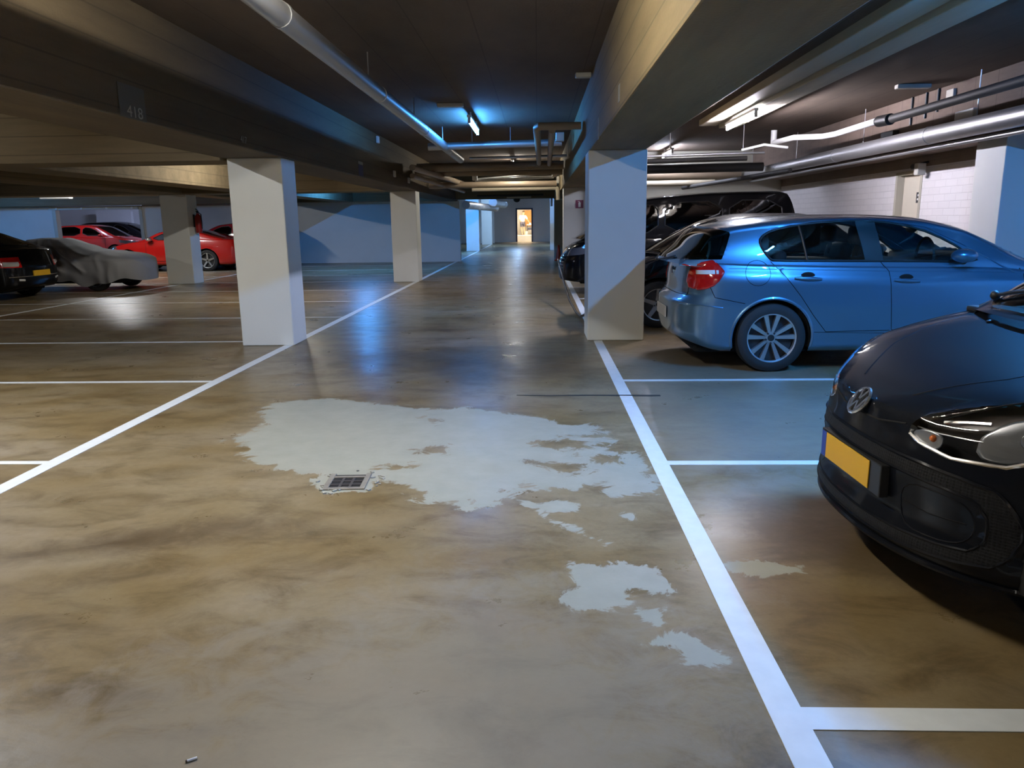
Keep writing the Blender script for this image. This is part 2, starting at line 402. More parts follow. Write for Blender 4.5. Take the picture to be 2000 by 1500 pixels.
# ------------------------------------------------------------------ floor with its painted-on patches
def fgrid():
    xs = np.concatenate([np.linspace(-30, -3, 28)[:-1], np.arange(-3, 4.001, 0.03), np.linspace(4, 9, 6)[1:]])
    ys = np.concatenate([np.linspace(-8, 1, 10)[:-1], np.arange(1, 7.001, 0.03), np.linspace(7, 62, 56)[1:]])
    nx, ny = len(xs), len(ys)
    X, Y = np.meshgrid(xs, ys)
    V = np.stack([X.ravel(), Y.ravel(), np.zeros(X.size)], 1)
    i = np.arange(nx - 1)[None, :] + np.arange(ny - 1)[:, None] * nx; i = i.ravel()
    Fc = np.stack([i, i + 1, i + nx + 1, i + nx], 1)
    me = bpy.data.meshes.new('floor'); me.from_pydata(V.tolist(), [], Fc.tolist()); me.update()
    P = V[:, :2]
    def sd(poly):
        poly = np.array(poly, float); n = len(poly); d = np.full(len(P), 1e9); ins = np.zeros(len(P), bool)
        for k in range(n):
            a, b = poly[k], poly[(k + 1) % n]; ab = b - a
            t = np.clip(((P - a) @ ab) / max(ab @ ab, 1e-12), 0, 1)
            d = np.minimum(d, np.hypot(*(P - a - t[:, None] * ab).T))
            c = ((a[1] > P[:, 1]) != (b[1] > P[:, 1]))
            with np.errstate(divide='ignore', invalid='ignore'):
                xi = (b[0] - a[0]) * (P[:, 1] - a[1]) / (b[1] - a[1] + 1e-15) + a[0]
            ins ^= c & (P[:, 0] < xi)
        return np.where(ins, d, -d)
    big = [(-2.172, 5.657), (-2.034, 5.91), (-1.732, 6.03), (-1.181, 5.803), (-0.792, 5.628), (-0.604, 5.706), (-0.259, 5.538), (0.028, 5.38), (0.206, 5.163), (0.456, 5.159), (0.422, 4.962), (0.196, 4.902), (0.424, 4.778), (0.436, 4.552), (0.612, 4.445), (0.632, 4.154), (0.644, 3.858), (0.392, 3.781), (0.353, 3.94), (0.183, 3.883), (0.046, 3.86), (-0.093, 3.942), (-0.182, 3.745), (-0.242, 3.635), (-0.402, 3.671), (-0.56, 3.672), (-0.697, 3.863), (-0.84, 4.03), (-0.956, 4.031), (-1.153, 4.121), (-1.361, 4.122), (-1.481, 4.215), (-1.7, 4.314), (-1.837, 4.468), (-1.871, 4.689), (-2.089, 4.81), (-2.022, 4.997), (-1.95, 5.198)]
    holes = [[(-0.837, 5.396), (-0.711, 5.291), (-0.733, 5.179), (-0.785, 5.235)], [(-0.039, 4.349), (0.323, 4.297), (0.163, 4.068), (0.021, 4.204)],
             [(-0.935, 4.211), (-0.771, 4.306), (-0.828, 4.118)], [(-0.765, 4.565), (-0.603, 4.697), (-0.612, 4.509), (-0.701, 4.457)],
             [(-0.1, 4.75), (0.2, 4.82), (0.38, 4.62), (0.1, 4.55)], [(0.25, 4.42), (0.5, 4.40), (0.5, 4.30), (0.3, 4.28)]]
    more = [[(0.14, 2.934), (0.296, 2.911), (0.316, 3.008), (0.342, 2.944), (0.453, 2.912), (0.494, 2.776), (0.503, 2.713), (0.368, 2.733), (0.296, 2.611), (0.18, 2.572), (0.087, 2.629), (0.089, 2.669), (0.17, 2.732)],
            [(0.365, 2.555), (0.436, 2.537), (0.452, 2.414), (0.513, 2.365), (0.572, 2.243), (0.489, 2.242), (0.453, 2.317), (0.353, 2.332), (0.412, 2.381), (0.438, 2.431)],
            [(0.751, 2.937), (0.911, 2.986), (1.057, 2.915), (0.977, 2.859), (0.798, 2.876)],
            [(-0.022, 3.599), (0.083, 3.685), (0.198, 3.634), (0.168, 3.544), (0.042, 3.537)], [(-0.438, 3.635), (-0.378, 3.7), (-0.306, 3.614), (-0.352, 3.558)],
            [(0.394, 3.497), (0.465, 3.51), (0.453, 3.451), (0.404, 3.451)], [(-1.28, 4.02), (-1.13, 4.16), (-0.95, 4.12), (-0.90, 3.86), (-1.14, 3.78)],
            [(-0.09, 3.66), (0.0, 3.50), (0.28, 3.16), (0.31, 3.14), (0.02, 3.51), (-0.06, 3.68)]]
    coat = sd(big)
    for h in holes: coat = np.minimum(coat, -sd(h) - 0.0)
    for q in more: coat = np.maximum(coat, np.where(sd(q) > 0, sd(q) * 2.5 + 0.045, sd(q) * 2 + 0.02))
    coat = np.clip(coat, -1, 0.25)
    stain = np.maximum(sd([(0.983, 3.704), (1.355, 3.816), (1.75, 3.5), (1.9, 2.5), (1.242, 2.85), (0.976, 3.061), (0.932, 3.401)]),
                       sd([(-3.0, 2.9), (-1.6, 3.6), (-0.9, 3.55), (-1.0, 3.2), (-2.2, 2.8)]) - 0.15)
    stain = np.maximum(stain, sd([(-2.9, 7.2), (0.6, 6.6), (0.6, 8.6), (-2.9, 8.8)]) * 0.3 - 0.08)
    dust = np.maximum(sd([(0.78, 4.1), (0.78, 8.5), (2.6, 8.5), (2.6, 4.25)]), sd([(0.85, 3.8), (1.6, 4.3), (1.4, 3.85), (0.9, 3.55)]))
    dust = np.maximum(dust, sd([(-2.0, -1), (0.6, -1), (0.6, 2.6), (-0.3, 2.9), (-1.8, 1.9)]) * 0.35 - 0.05)
    for nm, arr in (('coat', coat), ('stain', stain), ('dust', dust)):
        a = me.attributes.new(nm, 'FLOAT', 'POINT'); a.data.foreach_set('value', np.clip(arr, -1, 1).astype(np.float32))
    me.materials.append(M_floor)
    o = bpy.data.objects.new('floor', me); COL.objects.link(o)
    tag(o, 'stained glossy concrete garage floor with pale peeling patches', 'floor', kind='structure')
fgrid()

def line(x0, x1, y0, y1, label, mat=None, grp='white lines of the parking bays'):
    o = MB().bb(x0, x1, y0, y1, 0.0005, 0.003).build('floor_marking', mat or M_line)
    tag(o, label, 'floor line', grp, 'structure')
line(0.66, 0.76, -4, 8.99, 'long white line along the right side of the driving lane')
line(0.66, 0.76, 9.62, 18.84, 'white line behind the near right pillar')
line(-3.0, -2.9, -4, 27.9, 'long white line along the left side of the driving lane')
line(-2.95, -2.87, 29, 50, 'white line along the left of the far corridor')
for i in range(10):
    y = 4.33 + 2.4 * i
    line(-14.5, -3.0, y - 0.03, y + 0.03, 'white line across the left parking bays', M_line if i < 3 else M_linew)
line(-8.8, -8.72, 2, 27.8, 'worn white line between the two left rows of bays', M_linew)
line(0.76, 6.0, 1.90, 2.00, 'white bay line in front of the small black car')
line(0.76, 6.0, 4.26, 4.335, 'white bay line just behind the small black car')
line(0.76, 6.0, 6.63, 6.70, 'white bay line beside the blue grey hatchback')
for y in (11.6, 14.0, 16.4):
    line(0.76, 6.0, y - 0.04, y + 0.04, 'white line across the far right parking bays')
sk = MB()
pts = [(-0.18, 6.10), (0.1, 6.08), (0.4, 6.085), (0.7, 6.07), (0.9, 6.06), (0.99, 6.06)]
ww = [0.004, 0.014, 0.016, 0.018, 0.022, 0.018]
poly = [(p[0], p[1] + q) for p, q in zip(pts, ww)] + [(p[0], p[1] - q) for p, q in reversed(list(zip(pts, ww)))]
sk.prism(poly, lambda a, b: (a, b, 0.0035), lambda a, b: (a, b, 0.0006))
tag(sk.build('trim_1', pmat('tar_joint', (0.03, 0.035, 0.035), 0.6)), 'thin dark streak across the floor by the right lane line', 'streak', kind='structure')

# ------------------------------------------------------------------ shell
CEIL = 2.96; SOF = 2.14
def struct(name, mb, mat, label, cat, smooth=False):
    o = mb.build(name, mat, smooth=smooth); tag(o, label, cat, kind='structure'); return o
struct('ceiling', MB().bb(-30, 8, -8, 62, CEIL, CEIL + 0.3), M_ceil, 'dark concrete ceiling slab over the whole garage', 'ceiling')
def pillar(x0, x1, y0, y1, z1, label, mat=None, rx=0.0):
    struct('pillar', MB().bb(x0, x1, y0, y1, 0, z1, 0.012), mat or M_pillar, label, 'pillar')
pillar(-3.50, -2.88, 8.80, 9.30, SOF, 'broad white pillar standing beside the near left lane line')
pillar(-3.49, -2.88, 18.45, 19.05, SOF, 'white pillar further down the left lane line, second of its row')
pillar(-9.10, -8.44, 18.55, 19.1, SOF, 'white pillar with a red fire extinguisher, in front of the red coupe')
pillar(0.585, 1.25, 9.0, 9.6, SOF + 0.04, 'broad pillar half lit blue at the right lane line')
pillar(0.63, 1.25, 18.86, 19.46, SOF + 0.04, 'second pillar on the right, carrying the extinguisher sign')
pillar(0.62, 1.25, 28.7, 29.3, SOF + 0.04, 'tan third pillar on the right behind the orange cone', M_tan)
pillar(5.22, 5.74, 9.0, 9.6, 2.28, 'pillar by the white brick wall behind the hatchback bonnet')
pillar(-3.50, -2.86, 38.0, 38.6, CEIL, 'vivid blue lit pillar on the left of the far corridor')
pillar(-3.50, -2.86, 48.5, 49.1, CEIL, 'pale blue lit last pillar on the left of the far corridor')
pillar(0.62, 1.25, 38.0, 38.6, CEIL, 'far pillar on the right of the corridor')
pillar(-9.10, -8.44, 8.9, 9.4, SOF, 'pillar of the left bays outside the near view')
# longitudinal beams
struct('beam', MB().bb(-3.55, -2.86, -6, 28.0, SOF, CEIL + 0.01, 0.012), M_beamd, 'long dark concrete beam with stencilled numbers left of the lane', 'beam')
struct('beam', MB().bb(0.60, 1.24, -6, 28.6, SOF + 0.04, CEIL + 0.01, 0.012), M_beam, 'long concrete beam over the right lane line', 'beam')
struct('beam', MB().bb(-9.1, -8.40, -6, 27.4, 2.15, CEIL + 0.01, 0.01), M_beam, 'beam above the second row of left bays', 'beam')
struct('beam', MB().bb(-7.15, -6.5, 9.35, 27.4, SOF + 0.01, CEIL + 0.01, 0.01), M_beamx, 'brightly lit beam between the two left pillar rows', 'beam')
# cross beams on the left
struct('beam', MB().bb(-24, -3.54, 8.72, 9.35, SOF - 0.03, CEIL + 0.01, 0.01), M_beamx, 'cross beam meeting the near left pillar', 'beam')
struct('beam', MB().bb(-24, -3.54, 18.3, 19.2, SOF + 0.0, CEIL + 0.01, 0.01), M_beamx, 'cross beam meeting the second left pillar', 'beam')
struct('beam', MB().bb(-24, -3.54, 27.4, 28.0, 2.16, CEIL + 0.01), M_beamx, 'beam on top of the far left wall', 'beam')
struct('beam', MB().bb(-3.54, 0.62, 27.3, 28.3, 2.20, CEIL + 0.01), M_beamx, 'dark cross beam over the entrance of the far corridor', 'beam')
struct('beam', MB().bb(5.05, 5.74, -6, 18.7, 2.28, CEIL + 0.01, 0.01), M_beamx2, 'brown beam along the right wall above the pipes', 'beam')
struct('trim_2', MB().bb(2.62, 2.90, -4, 13.0, 2.87, CEIL + 0.01, 0.01).bb(2.94, 3.22, -4, 13.0, 2.83, CEIL + 0.01, 0.01), M_rail, 'pair of pale ribs along the right ceiling', 'ceiling rib')
# walls
struct('wall_right', MB().bb(5.75, 6.05, -6, 11.93, 0, CEIL).bb(5.75, 6.05, 12.79, 19.0, 0, CEIL).bb(5.75, 6.05, 11.93, 12.79, 2.08, CEIL), M_brick, 'white painted brick wall on the right, bare above', 'wall')
struct('wall_back_right', MB().bb(1.25, 5.75, 18.7, 19.0, 0, CEIL), M_tan, 'tan wall behind the black van', 'wall')
struct('wall_far_left', MB().bb(-14.4, -2.80, 28.0, 28.25, 0, 2.16), M_wallw, 'pale wall at the end of the left bays', 'wall')
struct('wall_left', MB().bb(-26, -17.75, 28.0, 28.25, 0, 2.16), M_wallw, 'blue lit wall left of the far opening', 'wall')
struct('wall_side_left', MB().bb(-26.3, -26, -6, 37, 0, CEIL), M_wallw, 'side wall at the far left of the garage', 'wall')
struct('wall_behind', MB().bb(-26, 6.05, -6.3, -6, 0, CEIL), M_wallw, 'wall behind the viewer', 'wall')
struct('wall_annex', MB().bb(-26, -8, 37.0, 37.3, 0, CEIL), M_wallw, 'back wall of the room beyond the far left opening', 'wall')
struct('wall_corridor_left', MB().bb(-8.2, -8.0, 28.3, 54, 0, CEIL), M_wallw, 'side wall left of the far corridor', 'wall')
struct('wall_corridor_step', MB().bb(-7.95, -2.9, 52.0, 52.3, 0, CEIL), M_wallw, 'pale wall stepping out at the end of the corridor', 'wall')
struct('wall_corridor_right', MB().bb(0.95, 1.15, 29.3, 54, 0, CEIL), M_wallw, 'side wall right of the far corridor', 'wall')
E = 54.0
mbw = MB().bb(-8.0, -1.42, E, E + 0.2, 0, CEIL).bb(-0.40, 1.15, E, E + 0.2, 0, CEIL).bb(-1.42, -0.40, E, E + 0.2, 2.22, CEIL)
struct('wall_end', mbw, M_wallw, 'grey end wall of the corridor with an open doorway', 'wall')
struct('trim_3', MB().bb(-1.50, -1.40, E - 0.04, E + 0.24, 0, 2.30).bb(-0.42, -0.32, E - 0.04, E + 0.24, 0, 2.30).bb(-1.40, -0.42, E - 0.04, E + 0.24, 2.20, 2.30), pmat('frame_navy', (0.03, 0.03, 0.07), 0.5), 'dark frame around the open doorway at the end', 'door frame')

# ------------------------------------------------------------------ tube lights
def tube_light(x, y, L, colr, P, label, z=2.80):
    top = 2.83 if 2.8 < x < 3.0 and y < 13 else CEIL
    if top < CEIL: z = 2.73
    r = 0.019
    key = 'tube_%.2f_%.2f_%.2f_%d' % (colr[0], colr[1], colr[2], P)
    m = MATS.get(key) or emit(key, colr, P / (PI * 2 * PI * r * L))
    t = empty('tube_light', (x, y, z)); tag(t, label, 'lamp', 'tube lights on the ceiling')
    MB().bb(-0.03, 0.03, -L / 2 - 0.05, L / 2 + 0.05, 0.05, 0.09, 0.006).bb(-0.012, 0.012, -L * 0.35 - 0.02, -L * 0.35 + 0.02, 0.09, top - z).bb(-0.012, 0.012, L * 0.35 - 0.02, L * 0.35 + 0.02, 0.09, top - z).build('housing', M_white, t)
    MB().tube([(0, -L / 2, 0), (0, L / 2, 0)], r, 10).build('glowing_tube', m, t, smooth=True)
    for e in (-1, 1): MB().box((0, e * (L / 2 + 0.0235), 0.0175), (0.04, 0.043, 0.085), 0.004).build('end_cap', M_white, t)
for a in TUBES: tube_light(*a)

# ------------------------------------------------------------------ pipes and ducts
def pipe(pts, r, mat, label, cat='pipe', name='ceiling_pipe', bands=0.0, hang=None, seg=16):
    mb = MB().tube(pts, r, seg)
    if bands:
        for a, b in zip(pts[:-1], pts[1:]):
            a, b = Vector(a), Vector(b); n = int((b - a).length / bands); d = (b - a).normalized()
            for k in range(1, n + 1):
                c = a + d * (k * bands)
                if (c - b).length > 0.1: mb.tube([c - d * 0.03, c + d * 0.03], r + 0.005, seg)
    o = mb.build(name, mat, smooth=True); tag(o, label, cat, 'pipes under the ceiling')
    if hang:
        for (x, y, z) in hang: MB().tube([(x, y, z + r * 0.8), (x, y, CEIL - 0.002)], 0.006, 6).build('hanger_rod', M_galv, o)
    return o
pipe([(-1.57, -4, 2.66), (-1.57, 16.2, 2.66)], 0.075, M_galv, 'long round metal duct running along the lane towards the crossing pipes', 'duct', 'ventilation_duct', 3.0, [(-1.57, y, 2.66) for y in (1.5, 4.5, 7.5, 10.2, 13.2)])
pipe([(-1.85, 13.45, 2.66), (0.42, 13.45, 2.70)], 0.06, M_galv, 'silver pipe crossing the lane right behind the blue tube light', bands=1.1, hang=[(-1.1, 13.45, 2.67), (-0.45, 13.45, 2.68)])
pipe([(-1.3, 15.2, 2.60), (0.57, 15.2, 2.62)], 0.028, M_galv, 'thin metal pipe crossing the lane behind the two hanging pipes')
pipe([(-2.6, 17.0, 2.56), (0.57, 17.0, 2.58)], 0.09, M_brownp, 'thick brown pipe crossing the lane below the thin one')
pipe([(-2.8, 18.0, 2.52), (0.58, 18.0, 2.52)], 0.09, M_brownp, 'brown pipe crossing the lane, between thick pipe and white pipe')
pipe([(-1.5, 19.0, 2.385), (0.40, 19.0, 2.44)], 0.034, M_white, 'bright white pipe slanting across the lane')
pipe([(-1.5, 19.3, 2.44), (0.55, 19.3, 2.55)], 0.014, M_white, 'thin white conduit just above the slanting white pipe', seg=8)
pipe([(-2.8, 20.3, 2.34), (0.50, 20.3, 2.34)], 0.08, M_brownp, 'brown pipe just above the cream pipe over the lane')
pipe([(-1.75, 21.0, 2.26), (0.45, 21.0, 2.27), (0.53, 21.0, 2.25), (0.56, 21.0, 2.15), (0.56, 21.0, 1.95)], 0.062, M_cream, 'cream pipe crossing the lane and bending down at its right end')
pipe([(-2.35, 14.8, 2.42), (-2.0, 21.2, 2.42)], 0.06, M_brownp, 'brown pipe running beside the left beam towards the corridor')
pipe([(-2.55, 16.0, 2.34), (-2.3, 24.5, 2.34)], 0.05, M_brownp, 'lower brown pipe beside the left beam')
pipe([(0.58, 10.5, 2.62), (0.02, 10.5, 2.62), (-0.0, 10.56, 2.61), (0.04, 16.6, 2.59)], 0.05, M_brownp, 'brown pipe leaving the right beam and turning along the lane')
pipe([(0.20, 10.56, 2.58), (0.26, 16.8, 2.58)], 0.046, M_brownp, 'brown pipe parallel to the turning pipe under the lane ceiling')
pipe([(-2.0, 26.0, 2.24), (0.2, 26.0, 2.26)], 0.035, M_darkp, 'dark pipe in front of the cross beam of the corridor')
pipe([(-1.0, 25.6, 2.17), (-0.2, 25.6, 2.18)], 0.025, M_pvc, 'short grey pipe below the dark one before the corridor')
pipe([(4.86, 1, 2.36), (4.86, 18.6, 2.39)], 0.105, M_galv, 'big round metal duct along the beam at the right wall', 'duct', 'ventilation_duct', 3.0, [(4.86, y, 2.38) for y in (6, 9, 12, 15, 18)])
pipe([(4.99, 2, 2.235), (4.99, 18.6, 2.25)], 0.028, M_galv, 'slim pipe right under the big duct at the right wall')
pipe([(3.98, 13.5, 2.64), (4.02, 12.6, 2.63), (4.32, 12.2, 2.60), (4.4, 11.9, 2.60), (4.36, 10.4, 2.60)], 0.042, M_white, 'white plastic pipe with a kink under the right ceiling')
pipe([(4.37, 10.35, 2.59), (4.38, 10.05, 2.58)], 0.07, M_black, 'black sleeve joining the white pipe to the dark pipe', 'pipe sleeve', 'pipe_sleeve')
pipe([(4.38, 10.0, 2.58), (4.42, 3.0, 2.60)], 0.05, M_darkp, 'dark pipe continuing from the white pipe towards the viewer')
pipe([(3.98, 13.5, 2.60), (3.98, 13.5, 2.84)], 0.05, M_white, 'short upright white pipe end', 'pipe')
pipe([(1.25, 13.2, 2.42), (3.75, 13.2, 2.46)], 0.022, M_galv, 'thin shiny pipe above the van roof crossing the right bays', hang=[(2.2, 13.2, 2.44), (3.4, 13.2, 2.45)])
pipe([(1.25, 13.7, 2.37), (3.6, 13.7, 2.41)], 0.04, M_darkp, 'dark pipe just below the thin shiny pipe over the right bays')
pipe([(3.3, 12.9, 2.48), (3.6, 12.7, 2.54), (4.0, 12.8, 2.50)], 0.02, M_white, 'bent white conduit beside the white plastic pipe', seg=8)
pipe([(1.25, 18.1, 2.20), (4.05, 18.1, 2.22)], 0.06, M_cream, 'cream pipe behind the van roof')
pipe([(3.4, 18.45, 2.12), (4.7, 14.8, 2.26)], 0.045, M_darkp, 'dark slanting pipe behind the van roof')
pipe([(1.25, 16.6, 2.42), (4.7, 16.6, 2.45)], 0.09, M_darkp, 'thick dark pipe crossing above the van')
pipe([(1.3, 18.4, 2.42), (4.7, 18.4, 2.42)], 0.12, M_brownp, 'thick brown pipe above the tan wall behind the van')
for (x, y, z) in ((-1.5, 18.9, 2.45), (0.42, 18.9, 2.50)):
    tag(MB().bb(x - 0.06, x + 0.06, y - 0.06, y + 0.06, z - 0.07, z + 0.09, 0.01).build('junction_box', M_white), 'small white box at the %s end of the slanting white pipe' % ('left' if x < 0 else 'right'), 'junction box', 'white boxes on the crossing pipes')
tag(MB().bb(0.50, 0.57, 20.2, 20.35, 2.35, 2.52, 0.01).build('junction_box', M_pvc), 'grey box above the bend of the cream pipe', 'junction box')
# small metal box
tag(MB().bb(0.30, 0.44, 12.85, 12.98, 2.66, 2.80, 0.01).build('junction_box', M_galv), 'small metal box at the right end of the silver crossing pipe', 'junction box')
# cable tray
t = empty('cable_tray', (1.75, 6.5, 2.76)); tag(t, 'wire mesh cable tray between the right beam and the pale ribs', 'cable tray')
mb = MB()
for k in range(90): mb.bb(-0.3, 0.3, -3.6 + k * 0.08, -3.594 + k * 0.08, 0, 0.006)
for k in range(7): mb.bb(-0.3 + k * 0.1 - 0.003, -0.3 + k * 0.1 + 0.003, -3.6, 3.6, -0.006, 0)
mb.build('tray_mesh', M_darkp, t)
for sx in (-1, 1): MB().bb(sx * 0.3 - 0.004, sx * 0.3 + 0.004, -3.6, 3.6, 0, 0.06).build('side_rail', M_darkp, t)
for a_, b_, c_, r_ in ((0.05, 0.08, 0.0, 0.02), (-0.1, -0.05, -0.1, 0.015)): MB().tube([(a_, -3.6, 0.03), (b_, 0, 0.03), (c_, 3.6, 0.03)], r_, 8).build('cable', M_black, t, smooth=True)
for yy in (-3, -1, 1, 3):
    for xx in (-0.3, 0.3): MB().bb(xx - 0.005, xx + 0.005, yy, yy + 0.02, 0.05, CEIL - 2.76).build('hanger', M_darkp, t)
# corridor ducts and dome
pipe([(-2.75, 30.0, 2.05), (-2.2, 41.5, 2.10)], 0.16, M_galv, 'fat metal duct under the ceiling at the left of the corridor', 'duct', 'ventilation_duct', 1.5)
pipe([(-2.1, 37.0, 2.30), (-1.75, 41.0, 2.28)], 0.2, M_galv, 'second metal duct in the corridor, ending in front of the end wall', 'duct', 'ventilation_duct', 1.5)
t = empty('ceiling_dome', (-0.75, 28.6, 2.2)); tag(t, 'black dome hanging from the beam at the corridor entrance', 'camera dome')
MB().bb(-0.25, 0.25, -0.06, 0.06, 0.0, 0.04).build('mount', M_pvc, t)
MB().ball((0, 0, 0.0), 0.13, (1, 1, 0.9)).build('dome', M_black, t, smooth=True)
# beacon near the tan pillar
tag(MB().bb(0.50, 0.58, 29.5, 29.62, 1.95, 2.35, 0.01).build('wall_lamp', M_lampw), 'small pale upright lamp box beside the tan pillar', 'lamp box')
# unlit ceiling fixtures / plates
for (x0, x1, y, lab) in ((-1.33, -0.98, 10.7, 'short white unlit lamp on the ceiling left of the blue tube'), (0.42, 0.59, 8.75, 'small white plate on the ceiling beside the right beam'), (4.35, 4.75, 9.9, 'pale unlit lamp on the dark right ceiling')):
    tag(MB().bb(x0, x1, y - 0.05, y + 0.05, CEIL - 0.05, CEIL - 0.001, 0.008).build('ceiling_plate', M_pvc), lab, 'ceiling fitting')
tag(MB().bb(-14.3, -13.4, 22.0, 22.2, 2.20, 2.27, 0.03).build('ceiling_plate', M_lampw), 'pale oblong lamp cover hanging before the blue wall', 'ceiling fitting')
tag(MB().bb(5.00, 5.048, 9.35, 9.75, 2.46, 2.61, 0.008).build('switch_box', M_white), 'white switch box on the brown beam above the duct', 'switch box')
tag(MB().bb(5.01, 5.048, 9.85, 10.02, 2.80, 2.90, 0.008).build('switch_box', M_pvc), 'small pale box high on the brown beam', 'switch box')
tag(MB().bb(4.96, 5.048, 11.27, 11.66, 2.50, 2.58, 0.008).build('switch_box', M_black), 'black box on the brown beam beside the white pipe', 'switch box')
for (y, z0, lab) in ((10.25, 2.68, 'first dark cable hanging on the brown beam from the switch box'), (10.55, 2.64, 'second dark cable hanging on the brown beam'), (10.93, 2.60, 'third dark cable on the brown beam, nearest the white pipe')):
    tag(MB().tube([(5.035, y, CEIL), (5.035, y, z0)], 0.016, 8).build('cable_drop', M_black, smooth=True), lab, 'cable', 'cables on the brown beam')
# marks on the right beam side (bright scrape labels) and left beam stencils
for i, (y, z, h, lab) in enumerate(((7.75, 2.27, 0.10, 'pale paint mark on the side of the right beam, nearer the pillar'), (5.86, 2.30, 0.06, 'pale paint mark on the side of the right beam, further from the pillar'))):
    tag(MB().bb(0.5955, 0.599, y - 0.05, y + 0.05, z - h, z + h).build('paint_mark', M_sten), lab, 'paint mark')
def text(s, loc, rot, size, mat, name, label, cat, depth=0.001):
    c = bpy.data.curves.new(name, 'FONT'); c.body = s; c.size = size; c.extrude = depth; c.align_x = 'CENTER'; c.align_y = 'CENTER'
    c.materials.append(mat)
    tmp = bpy.data.objects.new(name, c); me = bpy.data.meshes.new_from_object(tmp); bpy.data.objects.remove(tmp)
    o = bpy.data.objects.new(name, me); COL.objects.link(o); o.location = loc; o.rotation_euler = rot
    tag(o, label, cat) if label else None
    return o
t = empty('bay_number', (-2.858, 5.60, 2.20)); tag(t, 'dark patch with the stencilled bay number 418 on the left beam', 'bay number')
MB().bb(0, 0.002, -0.20, 0.16, -0.055, 0.17).build('dark_patch', M_stenp, t)
o = text('418', (0.004, 0.0, -0.01), (PI / 2, 0, PI / 2), 0.11, M_sten, 'digits', None, None); o.parent = t; o.scale = (1.35, 1.0, 1)
t = empty('bay_number', (-2.858, 7.65, 2.21)); tag(t, 'faded stencil mark on the left beam just before the near pillar', 'bay number')
o = text('417', (0.004, 0.0, 0), (PI / 2, 0, PI / 2), 0.09, M_sten, 'digits', None, None); o.parent = t; o.scale = (1.2, 1.0, 1)
t = empty('beam_sticker', (-2.858, 12.7, 2.28)); tag(t, 'navy sticker with a pale top edge on the left beam', 'sticker')
MB().bb(0, 0.003, -0.16, 0.16, -0.12, 0.05).build('navy_panel', M_navy, t)
MB().bb(0, 0.003, -0.16, 0.16, 0.055, 0.10).build('pale_strip', M_sten, t)
for (y, z, lab) in ((15.6, 2.36, 'white socket box low on the left beam'), (17.3, 2.32, 'small pale round fitting on the left beam by the second pillar'), (14.1, 2.86, 'small blue lit fitting at the top of the left beam')):
    tag(MB().bb(-2.858, -2.82, y - 0.07, y + 0.07, z - 0.06, z + 0.06, 0.008).build('socket_box', M_white), lab, 'socket box')

# ------------------------------------------------------------------ door in the right wall
t = empty('door_1', (5.75, 12.36, 0)); tag(t, 'beige door in the white brick wall', 'door', kind='structure')
MB().bb(0.10, 0.15, -0.36, 0.36, 0.01, 2.02).build('leaf', M_door, t)
MB().bb(-0.01, 0.16, -0.43, -0.37, 0.0, 2.08).bb(-0.01, 0.16, 0.37, 0.43, 0.0, 2.08).bb(-0.01, 0.16, -0.37, 0.37, 2.03, 2.08).build('frame', M_tan, t)
s_ = MB().bb(0.092, 0.0995, -0.21, -0.09, 1.60, 1.76).build('sign', M_black, t)
MB().bb(0.090, 0.0915, -0.17, -0.13, 1.70, 1.73).bb(0.090, 0.0915, -0.18, -0.12, 1.64, 1.67).build('print', M_white, s_)
MB().tube([(0.09, 0.30, 1.05), (0.04, 0.30, 1.05), (0.04, 0.20, 1.05)], 0.01, 8).build('handle', M_chrome, t, smooth=True)
t = empty('security_camera', (5.62, 11.85, 2.12)); tag(t, 'small grey security camera above the beige door', 'security camera')
MB().bb(-0.06, 0.06, -0.14, -0.02, -0.13, 0.04, 0.01).build('body', M_pvc, t)
MB().lathe([(0.05, 0), (0.05, 0.12)], (0, 0.0, 0.0), 'y', 16).build('lens', M_black, t, smooth=True)
MB().tube([(0, -0.05, 0.03), (0.13, -0.05, 0.06)], 0.015, 8).build('bracket', M_black, t, smooth=True)
# small sign with the extinguisher picture
t = empty('extinguisher_sign', (1.015, 18.855, 1.79)); tag(t, 'small purple red sign with a white extinguisher picture on the second right pillar', 'sign')
MB().bb(-0.095, 0.095, -0.004, 0.003, -0.095, 0.095).build('sign_board', M_signp, t)
MB().bb(-0.028, 0.028, -0.006, -0.0045, -0.07, 0.035, 0.0).bb(-0.012, 0.012, -0.006, -0.0045, 0.035, 0.06).bb(-0.04, 0.0, -0.006, -0.0045, 0.055, 0.068).build('picture', M_white, t)
# fire extinguisher on the left pillar
t = empty('fire_extinguisher', (-8.33, 18.85, 1.22)); tag(t, 'red fire extinguisher hanging on the side of the left pillar', 'fire extinguisher')
MB().lathe([(0.0, 0.0), (0.07, 0.01), (0.08, 0.04), (0.08, 0.36), (0.065, 0.42), (0.03, 0.46), (0.03, 0.48)], (0, 0, 0), 'z', 24).build('cylinder', M_extred, t, smooth=True)
MB().bb(-0.02, 0.02, -0.03, 0.03, 0.48, 0.54, 0.006).tube([(0, 0, 0.55), (-0.0, -0.09, 0.58)], 0.012, 8).tube([(0, 0, 0.51), (0.0, -0.09, 0.53)], 0.010, 8).build('valve', M_black, t, smooth=True)
MB().tube([(0.02, 0, 0.50), (0.09, -0.02, 0.45), (0.10, -0.03, 0.25), (0.09, -0.02, 0.10)], 0.012, 8).build('hose', M_black, t, smooth=True)
MB().bb(-0.112, -0.082, -0.03, 0.03, 0.15, 0.45).build('bracket', M_black, t)
